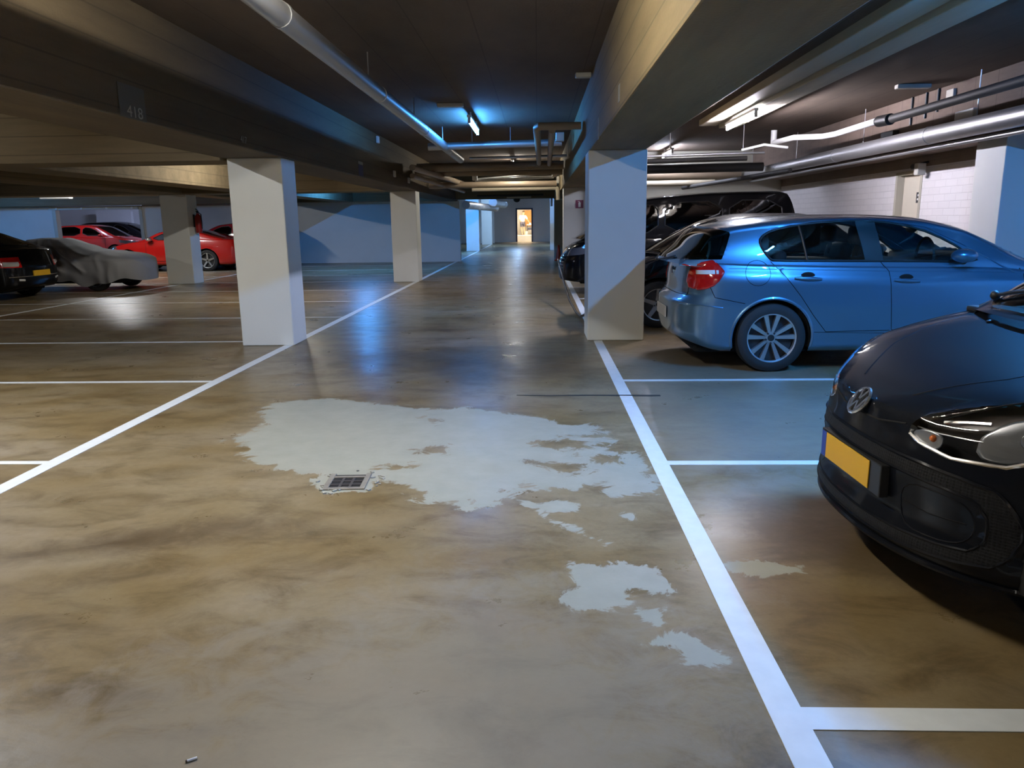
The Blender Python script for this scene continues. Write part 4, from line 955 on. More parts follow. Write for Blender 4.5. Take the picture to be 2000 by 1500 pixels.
# ---- the blue grey hatchback -------------------------------------------------
def hatch_blue(loc, rz):
    root = empty('car', loc, rz)
    tag(root, 'blue grey metallic five-door hatchback parked nose-in beside the right pillar', 'car')
    L = 4.31
    lo = lower(L, [(0, .80), (.6, .855), (1.2, .87), (2.6, .875), (3.5, .872), (4.0, .85), (4.31, .80)],
               [(0, .22), (.4, .19), (3.85, .19), (4.31, .30)],
               [(0, .56), (.15, .62), (.5, .76), (1.0, .86), (1.5, .91), (2.4, .935), (3.5, .965), (4.1, .99), (4.31, .98)],
               [(0, .62), (.10, .70), (.4, .80), (.9, .90), (1.3, .965), (1.6, .99), (2.6, 1.0), (3.6, 1.02), (4.15, 1.03), (4.31, 1.015)],
               nose=((.2, .06), (.35, .02), (.5, 0), (.62, .05), (.75, .16), (.9, .2)),
               tail=((.2, .08), (.33, .02), (.45, 0), (.62, 0), (.66, .03), (.72, .085), (.85, .095), (.98, .12), (1.05, .14)),
               rcf=.55, pf=2.4, rcr=.42, pr=3.0, step=.018, ns=46,
               side=[(0, .905), (.05, .955), (.13, .975), (.24, .985), (.42, .992), (.60, 1.0), (.80, 1.0), (.90, .985), (.93, .972), (1, .945)])
    cb = cabin(1.12, 4.26, [(1.12, .99), (1.45, 1.17), (1.8, 1.335), (2.15, 1.41), (2.6, 1.43), (3.0, 1.432), (3.4, 1.41), (3.72, 1.375), (3.93, 1.325), (3.98, 1.30), (4.10, 1.16), (4.26, 1.005)],
               [(1.12, .90), (2.4, .925), (3.5, .955), (4.26, .98)], [(1.12, .77), (1.6, .80), (2.4, .81), (3.4, .80), (3.9, .775), (4.26, .72)], tum=.34, cut=.085, bowf=.22, bowr=.10, step=.018, e=2.4)
    dlo = smooth_poly([(1.60, .992), (2.05, 1.000), (2.41, 1.007), (3.0, 1.014), (3.44, 1.019), (3.48, 1.04), (3.545, 1.13), (3.565, 1.20), (3.53, 1.245), (3.44, 1.29), (3.21, 1.337), (2.92, 1.362), (2.66, 1.368), (2.45, 1.355), (2.14, 1.300), (1.87, 1.178), (1.70, 1.062)], 1)
    top = lambda x, y, z: np.abs(y) > .3
    cb.carve('side_window', dlo, 'xz', top, tags='s', sides=True)
    cb.carve('window_pillar', [(2.44, .9), (2.60, .9), (2.72, 1.5), (2.54, 1.5)], 'xz', None, frm=('side_window|a', 'side_window|b'), sides=True)
    cb.carve('windscreen', [(1.25, -.62), (1.95, -.50), (1.95, .50), (1.25, .62), (1.02, .3), (1.00, 0), (1.02, -.3)], 'xy', None, tags='t')
    cb.carve('rear_window', [(3.815, 1.275), (3.95, 1.318), (4.45, 1.30), (4.45, 1.035), (3.905, 1.035)], 'xz', None, tol=.02)
    for zc in (.05,): pass
    side_only = lambda x, y, z: np.abs(y) > .55
    for ax_ in (.78, 3.44):
        lo.carve('cut', arc(ax_, .315, .358, 0, 2 * PI, 48)[:-1], 'xz', side_only, tol=.03)
        lo.carve('cut', [(ax_ - .355, .05), (ax_ + .355, .05), (ax_ + .355, .315), (ax_ - .355, .315)], 'xz', side_only, tol=.03)
    hl = [(-.1, .60), (.25, .60), (.62, .70), (.66, .76), (.4, .76), (-.1, .70)]
    lo.carve('head_light', hl, 'xz', lambda x, y, z: (np.abs(y) > .42), sides=True)
    bmp = [(3.70, .64), (3.97, .695), (4.015, .79), (4.5, .70), (4.6, .0), (3.70, .0)]
    lo.carve('rear_bumper', bmp, 'xz', lambda x, y, z: np.hypot(x - 3.44, z - .315) > .39, tol=.012)
    fd = [(1.30, .36), (2.365, .39), (2.42, .917), (2.49, 1.2), (1.25, 1.2), (1.22, .88)]
    rd = [(2.37, .385), (2.955, .375), (3.20, .70), (3.46, 1.02), (3.46, 1.2), (2.495, 1.2), (2.425, .917)]
    lo.carve('front_door', fd, 'xz', side_only, tags='s', sides=True)
    lo.carve('rear_door', rd, 'xz', side_only, tags='s', sides=True)
    lo.carve('bonnet', [(.22, -.62), (1.15, -.74), (1.15, .74), (.22, .62)], 'xy', None, tags='t')
    lo.carve('parcel_shelf', [(1.35, -.70), (4.0, -.68), (4.0, .68), (1.35, .70)], 'xy', None, tags='t')
    lo.carve('tailgate', None, 'yz', lambda x, y, z: (x > 4.05) & (np.abs(y) < .60) & (z > .62))
    mats = {'body': M_bmw, 'side_window': M_glass, 'window_pillar': M_black, 'windscreen': M_glass, 'rear_window': M_glassd, 'tail_light': M_red, 'head_light': M_lampw, 'parcel_shelf': M_inter}
    B = [lo.tri_bvh(), cb.tri_bvh()]
    lo.build(root, mats, skip=('cut',))
    mats['body'] = M_bmw
    cb.lab[cb.lab == 'body'] = 'roof'; mats['roof'] = M_bmw
    cb.build(root, mats)
    # seams, frames, lines
    for sg in (1, -1):
        gap = MB(); frame = MB(); ch = MB()
        strip(gap, B, fd[0:3] + [(2.485, 1.0)], 'xz', sg, .0032)
        strip(gap, B, [(1.30, .36), (1.24, .6), (1.22, .88), (1.235, .93)], 'xz', sg, .0032)
        strip(gap, B, [(2.38, .385), (2.955, .375), (3.08, .53), (3.20, .70), (3.35, .885), (3.47, 1.015)], 'xz', sg, .0032)
        strip(gap, B, [(4.015, .79), (3.97, .695), (3.70, .64)], 'xz', sg, .0032)
        strip(gap, B, [(1.3, .345), (2.0, .35), (3.06, .372)], 'xz', sg, .0025)
        strip(gap, B, arc(3.592, .913, .112, 0, 2 * PI, 28)[:-1], 'xz', sg, .0025, closed=True)
        strip(frame, B, dlo, 'xz', sg, .011, closed=True)
        strip(frame, B, [(3.14, 1.015), (3.20, 1.335)], 'xz', sg, .010)
        strip(ch, B, [(1.30, .895), (1.7, 1.125), (1.88, 1.215), (2.06, 1.305), (2.40, 1.362), (2.75, 1.378), (3.09, 1.362), (3.30, 1.325), (3.45, 1.292)], 'xz', sg, .008)
        strip(ch, B, [(3.897, .600), (4.1, .628), (4.29, .64)], 'xz', sg, .006)
        gap.build('panel_gap', M_gap, root); frame.build('window_seal', M_black, root, smooth=True); ch.build('body_crease', M_bmw, root, smooth=True)
    gap = MB(); strip(gap, B, [(-.62, .98), (-.61, .70), (.61, .70), (.62, .98)], 'yz', 1, .004); gap.build('panel_gap', M_gap, root)
    # crease along the doors
    for sg in (1, -1):
        cr = MB()
        strip(cr, B, [(1.0, .885), (1.42, .899), (2.44, .919), (3.2, .938), (3.46, .946), (3.85, .955)], 'xz', sg, .005, off=-.003)
        cr.build('body_crease', M_bmw, root, smooth=True)
    # door handles with their dark recess
    for sg in (1, -1):
        for (x0, x1, z) in ((2.157, 2.387, .835), (3.027, 3.267, .862)):
            pts = on_skin(B, [(x0, z - .006), (x1, z + .006)], 'xz', sg, .012)
            mid = on_skin(B, [((x0 + x1) / 2, z + .02), ((x0 + x1) / 2 + .001, z + .02)], 'xz', sg, 0)[0]
            n = len(pts); h = MB().tube(pts, [.010 + .010 * math.sin(PI * i / (n - 1)) for i in range(n)], 10).build('door_handle', M_bmw, root, smooth=True)
            MB().ball((mid.x, mid.y - .004 * sg, mid.z), .058, (1.15, .12, .66)).build('handle_recess', M_gap, h, smooth=True)
    # sills, wheels, wells
    for sg in (1, -1):
        for ax_ in (.78, 3.44):
            wheel(root, ax_, sg * .765, .318, sg, .205, .226, 10, 'twin')
            arch_well(root, ax_, .357, .84, sg, .315)
            lip = MB(); strip(lip, B, arc(ax_, .315, .372, math.radians(-12), math.radians(192), 30), 'xz', sg, .014, off=-.006); lip.build('wheel_arch', M_bmw, root, smooth=True)
    MB().bb(.35, 4.1, -.66, .66, .16, .22, .02).build('underbody', M_gap, root)
    # tail lights wrap round the corner: one piece on the flank, one on the tail
    for sg in (1, -1):
        tl = smooth_poly([(4.10, 1.005), (4.09, 1.012), (3.99, 1.032), (3.975, 1.025), (3.895, .94), (3.89, .915), (3.96, .815), (4.03, .775), (4.10, .758), (4.125, .765), (4.13, .99)], 1)
        L_ = patch('tail_light', B, tl, 'xz', sg, .006, M_red, root)
        patch('tail_light_inner', B, smooth_poly([(sg * .575, .775), (sg * .765, .762), (sg * .765, .995), (sg * .59, .985)], 1), 'yz', 1, .006, M_red, L_)
        patch('reversing_lamp', B, [(3.975, .905), (4.115, .900), (4.115, .935), (3.975, .940)], 'xz', sg, .011, M_lampw, L_, 4)
        patch('indicator_lamp', B, [(3.945, .906), (3.965, .905), (3.965, .938), (3.945, .938)], 'xz', sg, .010, M_lampw, L_, 2)
    # spoiler lip, wiper, plate, badge at the tail
    MB().tube([(3.93, -.52, 1.312), (3.985, -.35, 1.318), (4.0, 0, 1.322), (3.985, .35, 1.318), (3.93, .52, 1.312)], [.004, .012, .014, .012, .004], 8).build('roof_spoiler', M_bmw, root, smooth=True)
    a = on_skin(B, [(0, 1.01), (.25, 1.03), (.45, 1.06)], 'yz', 1, .018)
    MB().tube(a, .009, 8).ball(tuple(a[0]), .016).build('rear_wiper', M_black, root, smooth=True)
    pz = on_skin(B, [(0, .50), (.01, .50)], 'yz', 1, .006)[0]
    pl = MB().bb(pz.x - .004, pz.x + .008, -.26, .26, .45, .56, .003).build('number_plate', M_lampw, root)
    bz = on_skin(B, [(0, .90), (.01, .90)], 'yz', 1, .002)[0]
    bd = MB().lathe([(.041, 0), (.041, .01), (.0, .012)], (bz.x, 0, .90), 'x', 24).build('badge', M_chrome, root, smooth=True)
    MB().lathe([(.033, .010), (.033, .0135), (.0, .0138)], (bz.x, 0, .90), 'x', 24).build('badge_face', M_navy, bd, smooth=True)
    # interior
    seats(root, [2.45], .94, .46, 1.23); seats(root, [3.35], .90, .50, 1.14)
    MB().box((1.55, 0, .98), (.5, 1.3, .14), .05).build('dashboard', M_inter, root, smooth=True)
    MB().lathe([(.175, -.014), (.19, 0), (.175, .014), (.162, 0), (.175, -.014)], (0, 0, 0), 'x', 32).build('steering_wheel', M_inter, root, smooth=True).location = (1.88, .36, 1.02)
    o = MB().ball((0, 0, 0), .06, (.3, 2.0, .7)).build('rear_view_mirror', M_black, root, smooth=True); o.location = (1.86, 0, 1.28)
    for sg in (1, -1):
        q = on_skin(B, [(1.80, 1.02), (1.81, 1.02)], 'xz', sg, 0)[0]
        mb = MB().ball((1.80, q.y + .115 * sg, 1.052), .1, (1.12, .95, .62), 20, 14).build('mirror', M_bmw, root, smooth=True)
        MB().tube([(1.73, q.y - .01 * sg, .99), (1.78, q.y + .08 * sg, 1.01)], .025, 8).build('mirror_foot', M_black, mb, smooth=True)
    return root
hatch_blue((5.59, 7.87, 0), PI)

# ---- the small black car -----------------------------------------------------
def small_black(loc, rz):
    root = empty('car', loc, rz)
    tag(root, 'small black city car with a yellow plate at the right edge, nose towards the lane', 'car')
    L = 3.54
    lo = lower(L, [(0, .78), (.5, .805), (1.0, .82), (2.5, .822), (3.1, .81), (3.54, .77)],
               [(0, .18), (.3, .17), (3.3, .2), (3.54, .3)],
               [(0, .58), (.12, .66), (.3, .745), (.6, .84), (.9, .905), (1.4, .94), (2.4, .97), (3.4, 1.0), (3.54, .99)],
               [(0, .70), (.05, .745), (.15, .795), (.35, .865), (.6, .93), (.9, .985), (1.1, 1.0), (3.54, 1.02)],
               nose=((.15, .10), (.2, .02), (.26, .0), (.36, .03), (.5, .02), (.58, .03), (.68, .045), (.76, .09), (.9, .1)), tail=((.2, .05), (.5, 0), (1, .1)),
               rcf=.55, pf=2.35, rcr=.35, pr=3, step=.015, ns=46, nt=26, nend=44, e=3.2,
               side=[(0, .86), (.06, .95), (.14, .985), (.4, 1.0), (.7, .995), (.85, .98), (1, .95)])
    cb = cabin(.88, 3.50, [(.88, .985), (1.1, 1.12), (1.35, 1.275), (1.6, 1.40), (1.85, 1.455), (2.2, 1.478), (2.8, 1.46), (3.2, 1.41), (3.35, 1.30), (3.50, 1.0)],
               [(.88, .90), (2.4, .95), (3.5, .99)], [(.88, .745), (1.5, .77), (3.0, .765), (3.5, .70)], tum=.26, cut=.07, bowf=.20, bowr=.06, step=.02)
    cb.carve('windscreen', [(.93, -.66), (1.62, -.56), (1.62, .56), (.93, .66), (.76, .4), (.71, 0), (.76, -.4)], 'xy', None, tags='t')
    dlo = smooth_poly([(1.25, .985), (2.3, 1.01), (3.1, 1.04), (3.15, 1.2), (3.0, 1.33), (2.2, 1.385), (1.75, 1.35), (1.45, 1.17)], 1)
    cb.carve('side_window', dlo, 'xz', lambda x, y, z: np.abs(y) > .3, tags='s', sides=True)
    cb.carve('rear_window', [(3.25, -.58), (3.6, -.58), (3.6, .58), (3.25, .58)], 'xy', lambda x, y, z: z > 1.05, tags='t')
    side_only = lambda x, y, z: np.abs(y) > .5
    for ax_ in (.60, 3.0):
        lo.carve('cut', arc(ax_, .29, .335, 0, 2 * PI, 48)[:-1], 'xz', side_only)
        lo.carve('cut', [(ax_ - .33, .05), (ax_ + .33, .05), (ax_ + .33, .29), (ax_ - .33, .29)], 'xz', side_only)
    front = lambda x, y, z: x < .62
    for sg in (1, -1):
        hp = smooth_poly([(sg * p[0], p[1]) for p in [(.315, .643), (.33, .690), (.38, .735), (.47, .775), (.60, .808), (.70, .835), (.765, .85), (.79, .80), (.785, .72), (.735, .66), (.65, .605), (.50, .592), (.37, .612)]], 1)
        lo.carve('head_light|' + ('a' if sg > 0 else 'b'), hp, 'yz', lambda x, y, z: (x < .60) & (np.sign(y) == sg), tol=.02)
    hexo = smooth_poly([(-.60, .56), (.60, .56), (.70, .48), (.70, .33), (.62, .235), (-.62, .235), (-.70, .33), (-.70, .48)], 2)
    lo.carve('lower_grille', hexo, 'yz', lambda x, y, z: x < .34, tol=.02)
    hexi = smooth_poly([(-.56, .505), (.56, .505), (.63, .45), (.63, .34), (.57, .285), (-.57, .285), (-.63, .34), (-.63, .45)], 2)
    lo.carve('bumper_panel', hexi, 'yz', lambda x, y, z: x < .34, frm=('lower_grille',), tol=.02)
    bon = smooth_poly([(.065, -.30), (.065, .30), (.13, .42), (.42, .67), (.93, .70), (.93, -.70), (.42, -.67), (.13, -.42)], 1)
    lo.carve('bonnet', bon, 'xy', lambda x, y, z: z > .64, tags='t')
    lo.carve('door', [(1.15, .30), (2.2, .30), (2.25, 1.2), (1.12, 1.2)], 'xz', side_only, tags='s', sides=True)
    lo.carve('dashboard', [(.95, -.66), (3.3, -.66), (3.3, .66), (.95, .66)], 'xy', None, tags='t')
    B = [lo.tri_bvh(), cb.tri_bvh()]
    mats = {'body': M_up, 'head_light': M_lens, 'lower_grille': M_honey, 'bumper_panel': M_up, 'bonnet': M_up, 'dashboard': M_inter, 'windscreen': M_glass, 'side_window': M_glassd, 'rear_window': M_glassd, 'roof': M_up}
    # headlamp insides: dark bowl set back, reflectors, bulbs
    for sg, l in ((1, 'head_light|a'), (-1, 'head_light|b')):
        V, Fc = lo.sub(l, (.07, -.015 * sg, -.005))
        hb = mesh_obj('lamp_housing', V, Fc, pmat('lamp_inner', (.03, .03, .033), .3, .4) if 'lamp_inner' not in MATS else MATS['lamp_inner'], root, True)
        yz = lambda y, z, off: on_skin(B, [(y, z), (y + .001, z)], 'yz', -1, off)[0]
        mir = lambda pts: [(sg * p[0], p[1]) for p in pts]
        patch('reflector', B, smooth_poly(mir([(.56, .625), (.63, .612), (.70, .645), (.75, .72), (.755, .79), (.66, .79), (.585, .755), (.555, .69)]), 1), 'yz', -1, -.022, M_alloy, hb)
        patch('indicator', B, smooth_poly(mir([(.328, .652), (.345, .630), (.43, .606), (.455, .63), (.45, .665), (.38, .672)]), 1), 'yz', -1, -.014, M_alloy, hb)
        q = yz(sg * .655, .70, -.022); MB().ball((q.x, q.y, q.z), .026, (1, 1, 1)).build('bulb', M_smoke, hb, smooth=True)
        q = yz(sg * .415, .645, -.012); MB().ball((q.x, q.y, q.z), .013).build('amber_bulb', M_ora, hb, smooth=True)
        tr = MB()
        strip(tr, B, [(sg * p[0], p[1]) for p in [(.325, .655), (.322, .638), (.375, .616), (.50, .598), (.645, .612), (.725, .664)]], 'yz', -1, .0075, off=-.006)
        strip(tr, B, [(sg * p[0], p[1]) for p in [(.33, .665), (.42, .664), (.56, .672)]], 'yz', -1, .003, off=-.02)
        tr.build('chrome_trim', M_chrome, hb, smooth=True)
        tb = MB(); strip(tb, B, [(sg * p[0], p[1]) for p in [(.41, .700), (.48, .716), (.545, .728)]], 'yz', -1, .008, off=-.03); tb.build('light_guide', M_chrome, hb, smooth=True)
    lo.build(root, mats, skip=('cut',))
    cb.lab[cb.lab == 'body'] = 'roof'; cb.build(root, mats)
    gap = MB(); strip(gap, B, [(-.30, .668), (-.15, .645), (0, .64), (.15, .645), (.30, .668)], 'yz', -1, .004); gap.build('panel_gap', M_gap, root)
    for sg in (1, -1):
        gap = MB()
        strip(gap, B, [(.13, sg * .42), (.27, sg * .55), (.42, sg * .67), (.7, sg * .70), (.93, sg * .71)], 'xy', 1, .003)
        strip(gap, B, [(1.12, .9), (1.15, .30), (2.2, .30), (2.25, 1.0)], 'xz', sg, .003)
        gap.build('panel_gap', M_gap, root)
    # creases of the bonnet
    for sg in (1, -1):
        cr = MB(); strip(cr, B, [(.14, sg * .20), (.35, sg * .40), (.6, sg * .52), (.9, sg * .58)], 'xy', 1, .006, off=-.0045)
        cr.build('bonnet_crease', M_up, root, smooth=True)
    # lips and inserts of the bumper
    for hx, rr_ in ((hexo, .008), (hexi, .006)):
        lip = MB(); strip(lip, B, hx, 'yz', -1, rr_, off=-.002, closed=True); lip.build('bumper_lip', M_up, root, smooth=True)
    for sg in (1, -1):
        ins = smooth_poly([(sg * .335, .475), (sg * .54, .475), (sg * .60, .44), (sg * .60, .35), (sg * .54, .305), (sg * .335, .31)], 2)
        m_ = MB(); strip(m_, B, ins, 'yz', -1, .0035, off=-.001, closed=True)
        strip(m_, B, [(sg * .34, .40), (sg * .45, .385), (sg * .58, .395)], 'yz', -1, .003, off=-.001)
        m_.build('fog_lamp_cover', M_up, root, smooth=True)
    sp = MB(); q = on_skin(B, [(-.78, .205), (.78, .205)], 'yz', -1, .006)
    sp.tube(q, .014, 8); sp.build('front_splitter', M_up, root, smooth=True)
    # number plate with holder
    q = on_skin(B, [(0, .44), (.001, .44)], 'yz', -1, 0)[0]
    px_ = q.x - .012
    pl = MB().bb(px_ - .006, px_ + .03, -.275, .275, .375, .50, .004).build('number_plate', M_black, root)
    MB().bb(px_ - .011, px_ - .0065, -.19, .215, .382, .492, .002).build('yellow_panel', M_yellow, pl)
    MB().bb(px_ - .011, px_ - .0065, .217, .26, .382, .492, .002).build('blue_band', M_euband, pl)
    # round emblem with the two stacked letters
    q = on_skin(B, [(0, .685), (.001, .685)], 'yz', -1, 0)[0]; q2 = on_skin(B, [(0, .73), (.001, .73)], 'yz', -1, 0)[0]; q3 = on_skin(B, [(0, .64), (.001, .64)], 'yz', -1, 0)[0]
    lean = math.atan2(q2.x - q3.x, .09)
    e_ = empty('emblem', (q.x - .014, 0, .685), 0, root); e_.rotation_euler = (0, lean, 0)
    MB().lathe([(.050, .010), (.060, .006), (.064, 0), (.060, -.006), (.053, -.006), (.050, 0), (.050, .010)], (0, 0, 0), 'x', 40).build('ring', M_chrome, e_, smooth=True)
    MB().lathe([(.052, .006), (.0, .004)], (0, 0, 0), 'x', 32).build('disc', M_black, e_, smooth=True)
    mb = MB()
    def bar(p, q_, wd=.0055):
        p, q_ = Vector((0, p[0], p[1])), Vector((0, q_[0], q_[1])); d = (q_ - p).normalized(); n_ = Vector((0, -d.z, d.y)) * wd
        a = [p + n_, p - n_, q_ - n_, q_ + n_]
        A = [mb.bm.verts.new(v + Vector((-.006, 0, 0))) for v in a]; Bv = [mb.bm.verts.new(v + Vector((.004, 0, 0))) for v in a]
        mb.bm.faces.new(A); mb.bm.faces.new(Bv[::-1])
        for i in range(4): mb.bm.faces.new((A[i], Bv[i], Bv[(i + 1) % 4], A[(i + 1) % 4]))
    for sg in (1, -1):
        bar((sg * .022, .048), (sg * .002, .006)); bar((sg * .046, .025), (sg * .023, -.045)); bar((sg * .023, -.045), (sg * .002, -.006))
    mb.build('letters', M_chrome, e_)
    # wheels
    for sg in (1, -1):
        for ax_ in (.60, 3.0):
            wheel(root, ax_, sg * .72, .29, sg, .18, .19, 5, 'star'); arch_well(root, ax_, .334, .79, sg, .29)
    MB().bb(.3, 3.3, -.6, .6, .15, .20, .02).build('underbody', M_gap, root)
    # wipers and cowl
    MB().bb(.80, .97, -.66, .66, .955, .985, .01).build('cowl', M_black, root)
    for y0, y1 in ((.55, -.05), (-.02, -.56)):
        a = on_skin(B, [(.80 + .12 * abs(y0), y0), (.86, (y0 + y1) / 2), (.84 + .14 * abs(y1), y1)], 'xy', 1, .02)
        MB().tube(a, .009, 8).ball(tuple(a[0]), .022).build('wiper', M_black, root, smooth=True)
    for k in (-.3, .3):
        q = on_skin(B, [(.70, k), (.701, k)], 'xy', 1, .004)[0]; MB().ball(tuple(q), .012, (1.4, 1, .6)).build('washer_jet', M_black, root, smooth=True)
    q = on_skin(B, [(1.02, .56), (1.05, .56)], 'xy', 1, -.006)
    MB().box((q[0].x + .02, .54, q[0].z + .01), (.07, .05, .003), 0, Matrix.Rotation(-.55, 4, 'Y')).build('windscreen_sticker', M_sticker, root)
    seats(root, [2.0], .98, .5, 1.24)
    MB().lathe([(.17, -.014), (.185, 0), (.17, .014), (.158, 0), (.17, -.014)], (0, 0, 0), 'x', 32).build('steering_wheel', M_inter, root, smooth=True).location = (1.45, -.34, 1.05)
    for sg in (1, -1): mirror(root, 1.30, sg * .80, 1.02, sg, M_up)
    return root
small_black((1.25, 3.0, 0), math.radians(1.5))

# ---- a general car for the ones further away ---------------------------------
def plain_car(loc, rz, label, L, Wd, prof, roof, paint, belt=.93, bot=.2, ax=(.8, 3.4), wr=.32, glass=None, dlo=None, ws=None, rw=None, door_x=(), style='star', tail=None, plate=None, rcf=.5, tum=.3, lamps=None, cabw=.90, hl=None, nose=((.2, .05), (.45, 0), (.7, .08), (1, .15)), tailp=((.2, .05), (.45, 0), (.8, .08), (1.1, .15)), name='car'):
    glass = glass or M_glassd
    root = empty(name, loc, rz); tag(root, label, 'van' if name == 'van' else 'car')
    lo = lower(L, [(0, Wd * .93), (L * .2, Wd), (L * .8, Wd), (L, Wd * .93)], [(0, bot + .03), (.4, bot), (L - .4, bot), (L, bot + .08)],
               [(x, z - (.03 if .6 < x < L - .6 else .05)) for x, z in prof], [(x, z + .03) for x, z in prof], nose=nose, tail=tailp, rcf=rcf, step=.04, ns=26, nt=12, nend=16)
    cb = cabin(roof[0][0], roof[-1][0], roof, [(roof[0][0], belt - .03), (roof[-1][0], belt + .0)], [(roof[0][0], Wd * cabw), (L / 2, Wd * (cabw + .03)), (roof[-1][0], Wd * (cabw - .02))], tum=tum, step=.04, ns=16, nt=12)
    so = lambda x, y, z: np.abs(y) > Wd * .6
    for a in ax:
        lo.carve('cut', arc(a, wr, wr + .045, 0, 2 * PI, 40)[:-1], 'xz', so, tol=.05)
        lo.carve('cut', [(a - wr - .04, .02), (a + wr + .04, .02), (a + wr + .04, wr), (a - wr - .04, wr)], 'xz', so, tol=.05)
    if dlo:
        for k, d in enumerate(dlo): cb.carve('side_window', smooth_poly(d, 1), 'xz', lambda x, y, z: np.abs(y) > .3, tags='s', sides=True, tol=.05, frm=('body',))
    if ws: cb.carve('windscreen', ws, 'xy', None, tags='t', tol=.05)
    if rw: cb.carve('rear_window', rw, 'xy', None, tags='t', tol=.05)
    if tail: lo.carve('tail_light', tail, 'xz', lambda x, y, z: (np.abs(y) > Wd * .55) & (x > L * .5), tol=.05, sides=True)
    if hl: lo.carve('head_light', hl, 'xz', lambda x, y, z: (np.abs(y) > Wd * .5) & (x < L * .5), tol=.05, sides=True)
    B = [lo.tri_bvh(), cb.tri_bvh()]
    mats = {'body': paint, 'roof': paint, 'side_window': glass, 'windscreen': glass, 'rear_window': glass, 'tail_light': M_red, 'head_light': M_smoke}
    lo.build(root, mats, skip=('cut',)); cb.lab[cb.lab == 'body'] = 'roof'; cb.build(root, mats)
    for sg in (1, -1):
        for x0, x1 in door_x:
            g = MB(); strip(g, B, [(x0, belt), (x0, bot + .12), (x1, bot + .12), (x1, belt)], 'xz', sg, .005); g.build('panel_gap', M_gap, root)
        for d in (dlo or []):
            f = MB(); strip(f, B, smooth_poly(d, 1), 'xz', sg, .012, closed=True); f.build('window_seal', M_black, root, smooth=True)
    for sg in (1, -1):
        for a in ax:
            wheel(root, a, sg * (Wd - .11), wr, sg, .2, wr - .10, 5 if style == 'star' else 10, style); arch_well(root, a, wr + .043, Wd - .035, sg, wr)
    MB().bb(.4, L - .4, -Wd * .75, Wd * .75, bot - .04, bot + .02, .02).build('underbody', M_gap, root)
    if plate is not None:
        q = on_skin(B, [(0, plate), (.001, plate)], 'yz', 1, .0)[0]
        MB().bb(q.x - .02, q.x + .014, -.26, .26, plate - .055, plate + .055, .004).build('number_plate', M_yellow, root)
    return root, B
# black van
R_, B_ = plain_car((0.42, 15.62, 0), 0, 'tall black van with dark windows parked behind the right pillar', 4.55, .94,
    [(0, .72), (.1, .86), (.4, .98), (.9, 1.08), (3, 1.10), (4.55, 1.10)],
    [(.40, 1.03), (.8, 1.30), (1.25, 1.62), (1.6, 1.80), (2.1, 1.86), (3.0, 1.905), (4.0, 1.915), (4.25, 1.88), (4.33, 1.75), (4.50, 1.12)], M_blk2, belt=1.08, bot=.24, ax=(.85, 3.75), wr=.34,
    dlo=[[(1.05, 1.16), (1.85, 1.16), (1.85, 1.68), (1.50, 1.66)], [(1.98, 1.16), (3.05, 1.16), (3.05, 1.74), (1.98, 1.70)], [(3.18, 1.16), (4.20, 1.16), (4.14, 1.74), (3.18, 1.74)]],
    ws=[(.35, -.7), (1.4, -.6), (1.4, .6), (.35, .7), (.2, 0)], rw=[(4.22, -.7), (4.6, -.7), (4.6, .7), (4.22, .7)], door_x=((.98, 1.92), (1.95, 3.1)), tum=.14, cabw=.965, name='van',
    hl=[(-.1, .70), (.5, .78), (.55, .92), (-.1, .84)], nose=((.2, .04), (.4, 0), (.6, .02), (.8, .10), (1, .16)))
for z in (.50, .56, .62, .68):
    g = MB(); strip(g, B_, [(-.55, z), (.55, z)], 'yz', -1, .008); g.build('grille_bar', M_chrome, R_, smooth=True)
for sg in (1, -1): mirror(R_, 1.05, sg * .93, 1.22, sg, M_blk2)
# small black car next to the blue grey hatchback
R_, B_ = plain_car((0.82, 10.85, 0), 0, 'black car between the right pillar and the van, mostly hidden by the hatchback', 3.62, .85,
    [(0, .60), (.1, .72), (.5, .84), (.9, .95), (2.4, .98), (3.62, 1.0)],
    [(.80, .96), (1.2, 1.22), (1.6, 1.41), (2.0, 1.47), (2.6, 1.465), (2.92, 1.42), (3.15, 1.26), (3.50, 1.0)], M_blk2, belt=.96, ax=(.76, 3.05), wr=.31,
    dlo=[[(1.25, 1.02), (2.05, 1.03), (2.05, 1.38), (1.68, 1.34)], [(2.15, 1.03), (2.95, 1.06), (2.85, 1.34), (2.15, 1.39)]],
    ws=[(.80, -.66), (1.55, -.58), (1.55, .58), (.80, .66), (.66, 0)], rw=[(3.05, -.58), (3.5, -.58), (3.5, .58), (3.05, .58)], door_x=((1.1, 2.1), (2.1, 2.9)), hl=[(-.1, .58), (.5, .70), (.55, .78), (-.1, .70)])
# red coupe
R_, B_ = plain_car((-13.7, 24.65, 0), 0, 'bright red coupe with a long nose behind the fire extinguisher pillar', 4.45, .90,
    [(0, .60), (.08, .68), (.5, .83), (1.2, .93), (2.0, .96), (3.2, .98), (4.0, .98), (4.35, .94), (4.45, .88)],
    [(1.15, .93), (1.5, 1.08), (1.85, 1.235), (2.2, 1.285), (2.6, 1.29), (3.0, 1.24), (3.4, 1.13), (3.95, .97)], M_redp, belt=.94, ax=(.85, 3.36), wr=.33,
    dlo=[[(1.55, .975), (2.75, .985), (2.95, 1.05), (2.80, 1.15), (2.4, 1.215), (2.05, 1.20)]], ws=[(1.1, -.7), (1.85, -.6), (1.85, .6), (1.1, .7), (.98, 0)], rw=[(2.95, -.55), (3.85, -.6), (3.85, .6), (2.95, .55)],
    door_x=((1.45, 2.75),), tail=[(4.1, .74), (4.6, .76), (4.6, .88), (4.15, .86)], hl=[(-.1, .58), (.55, .74), (.4, .80), (-.1, .66)], glass=M_glass)
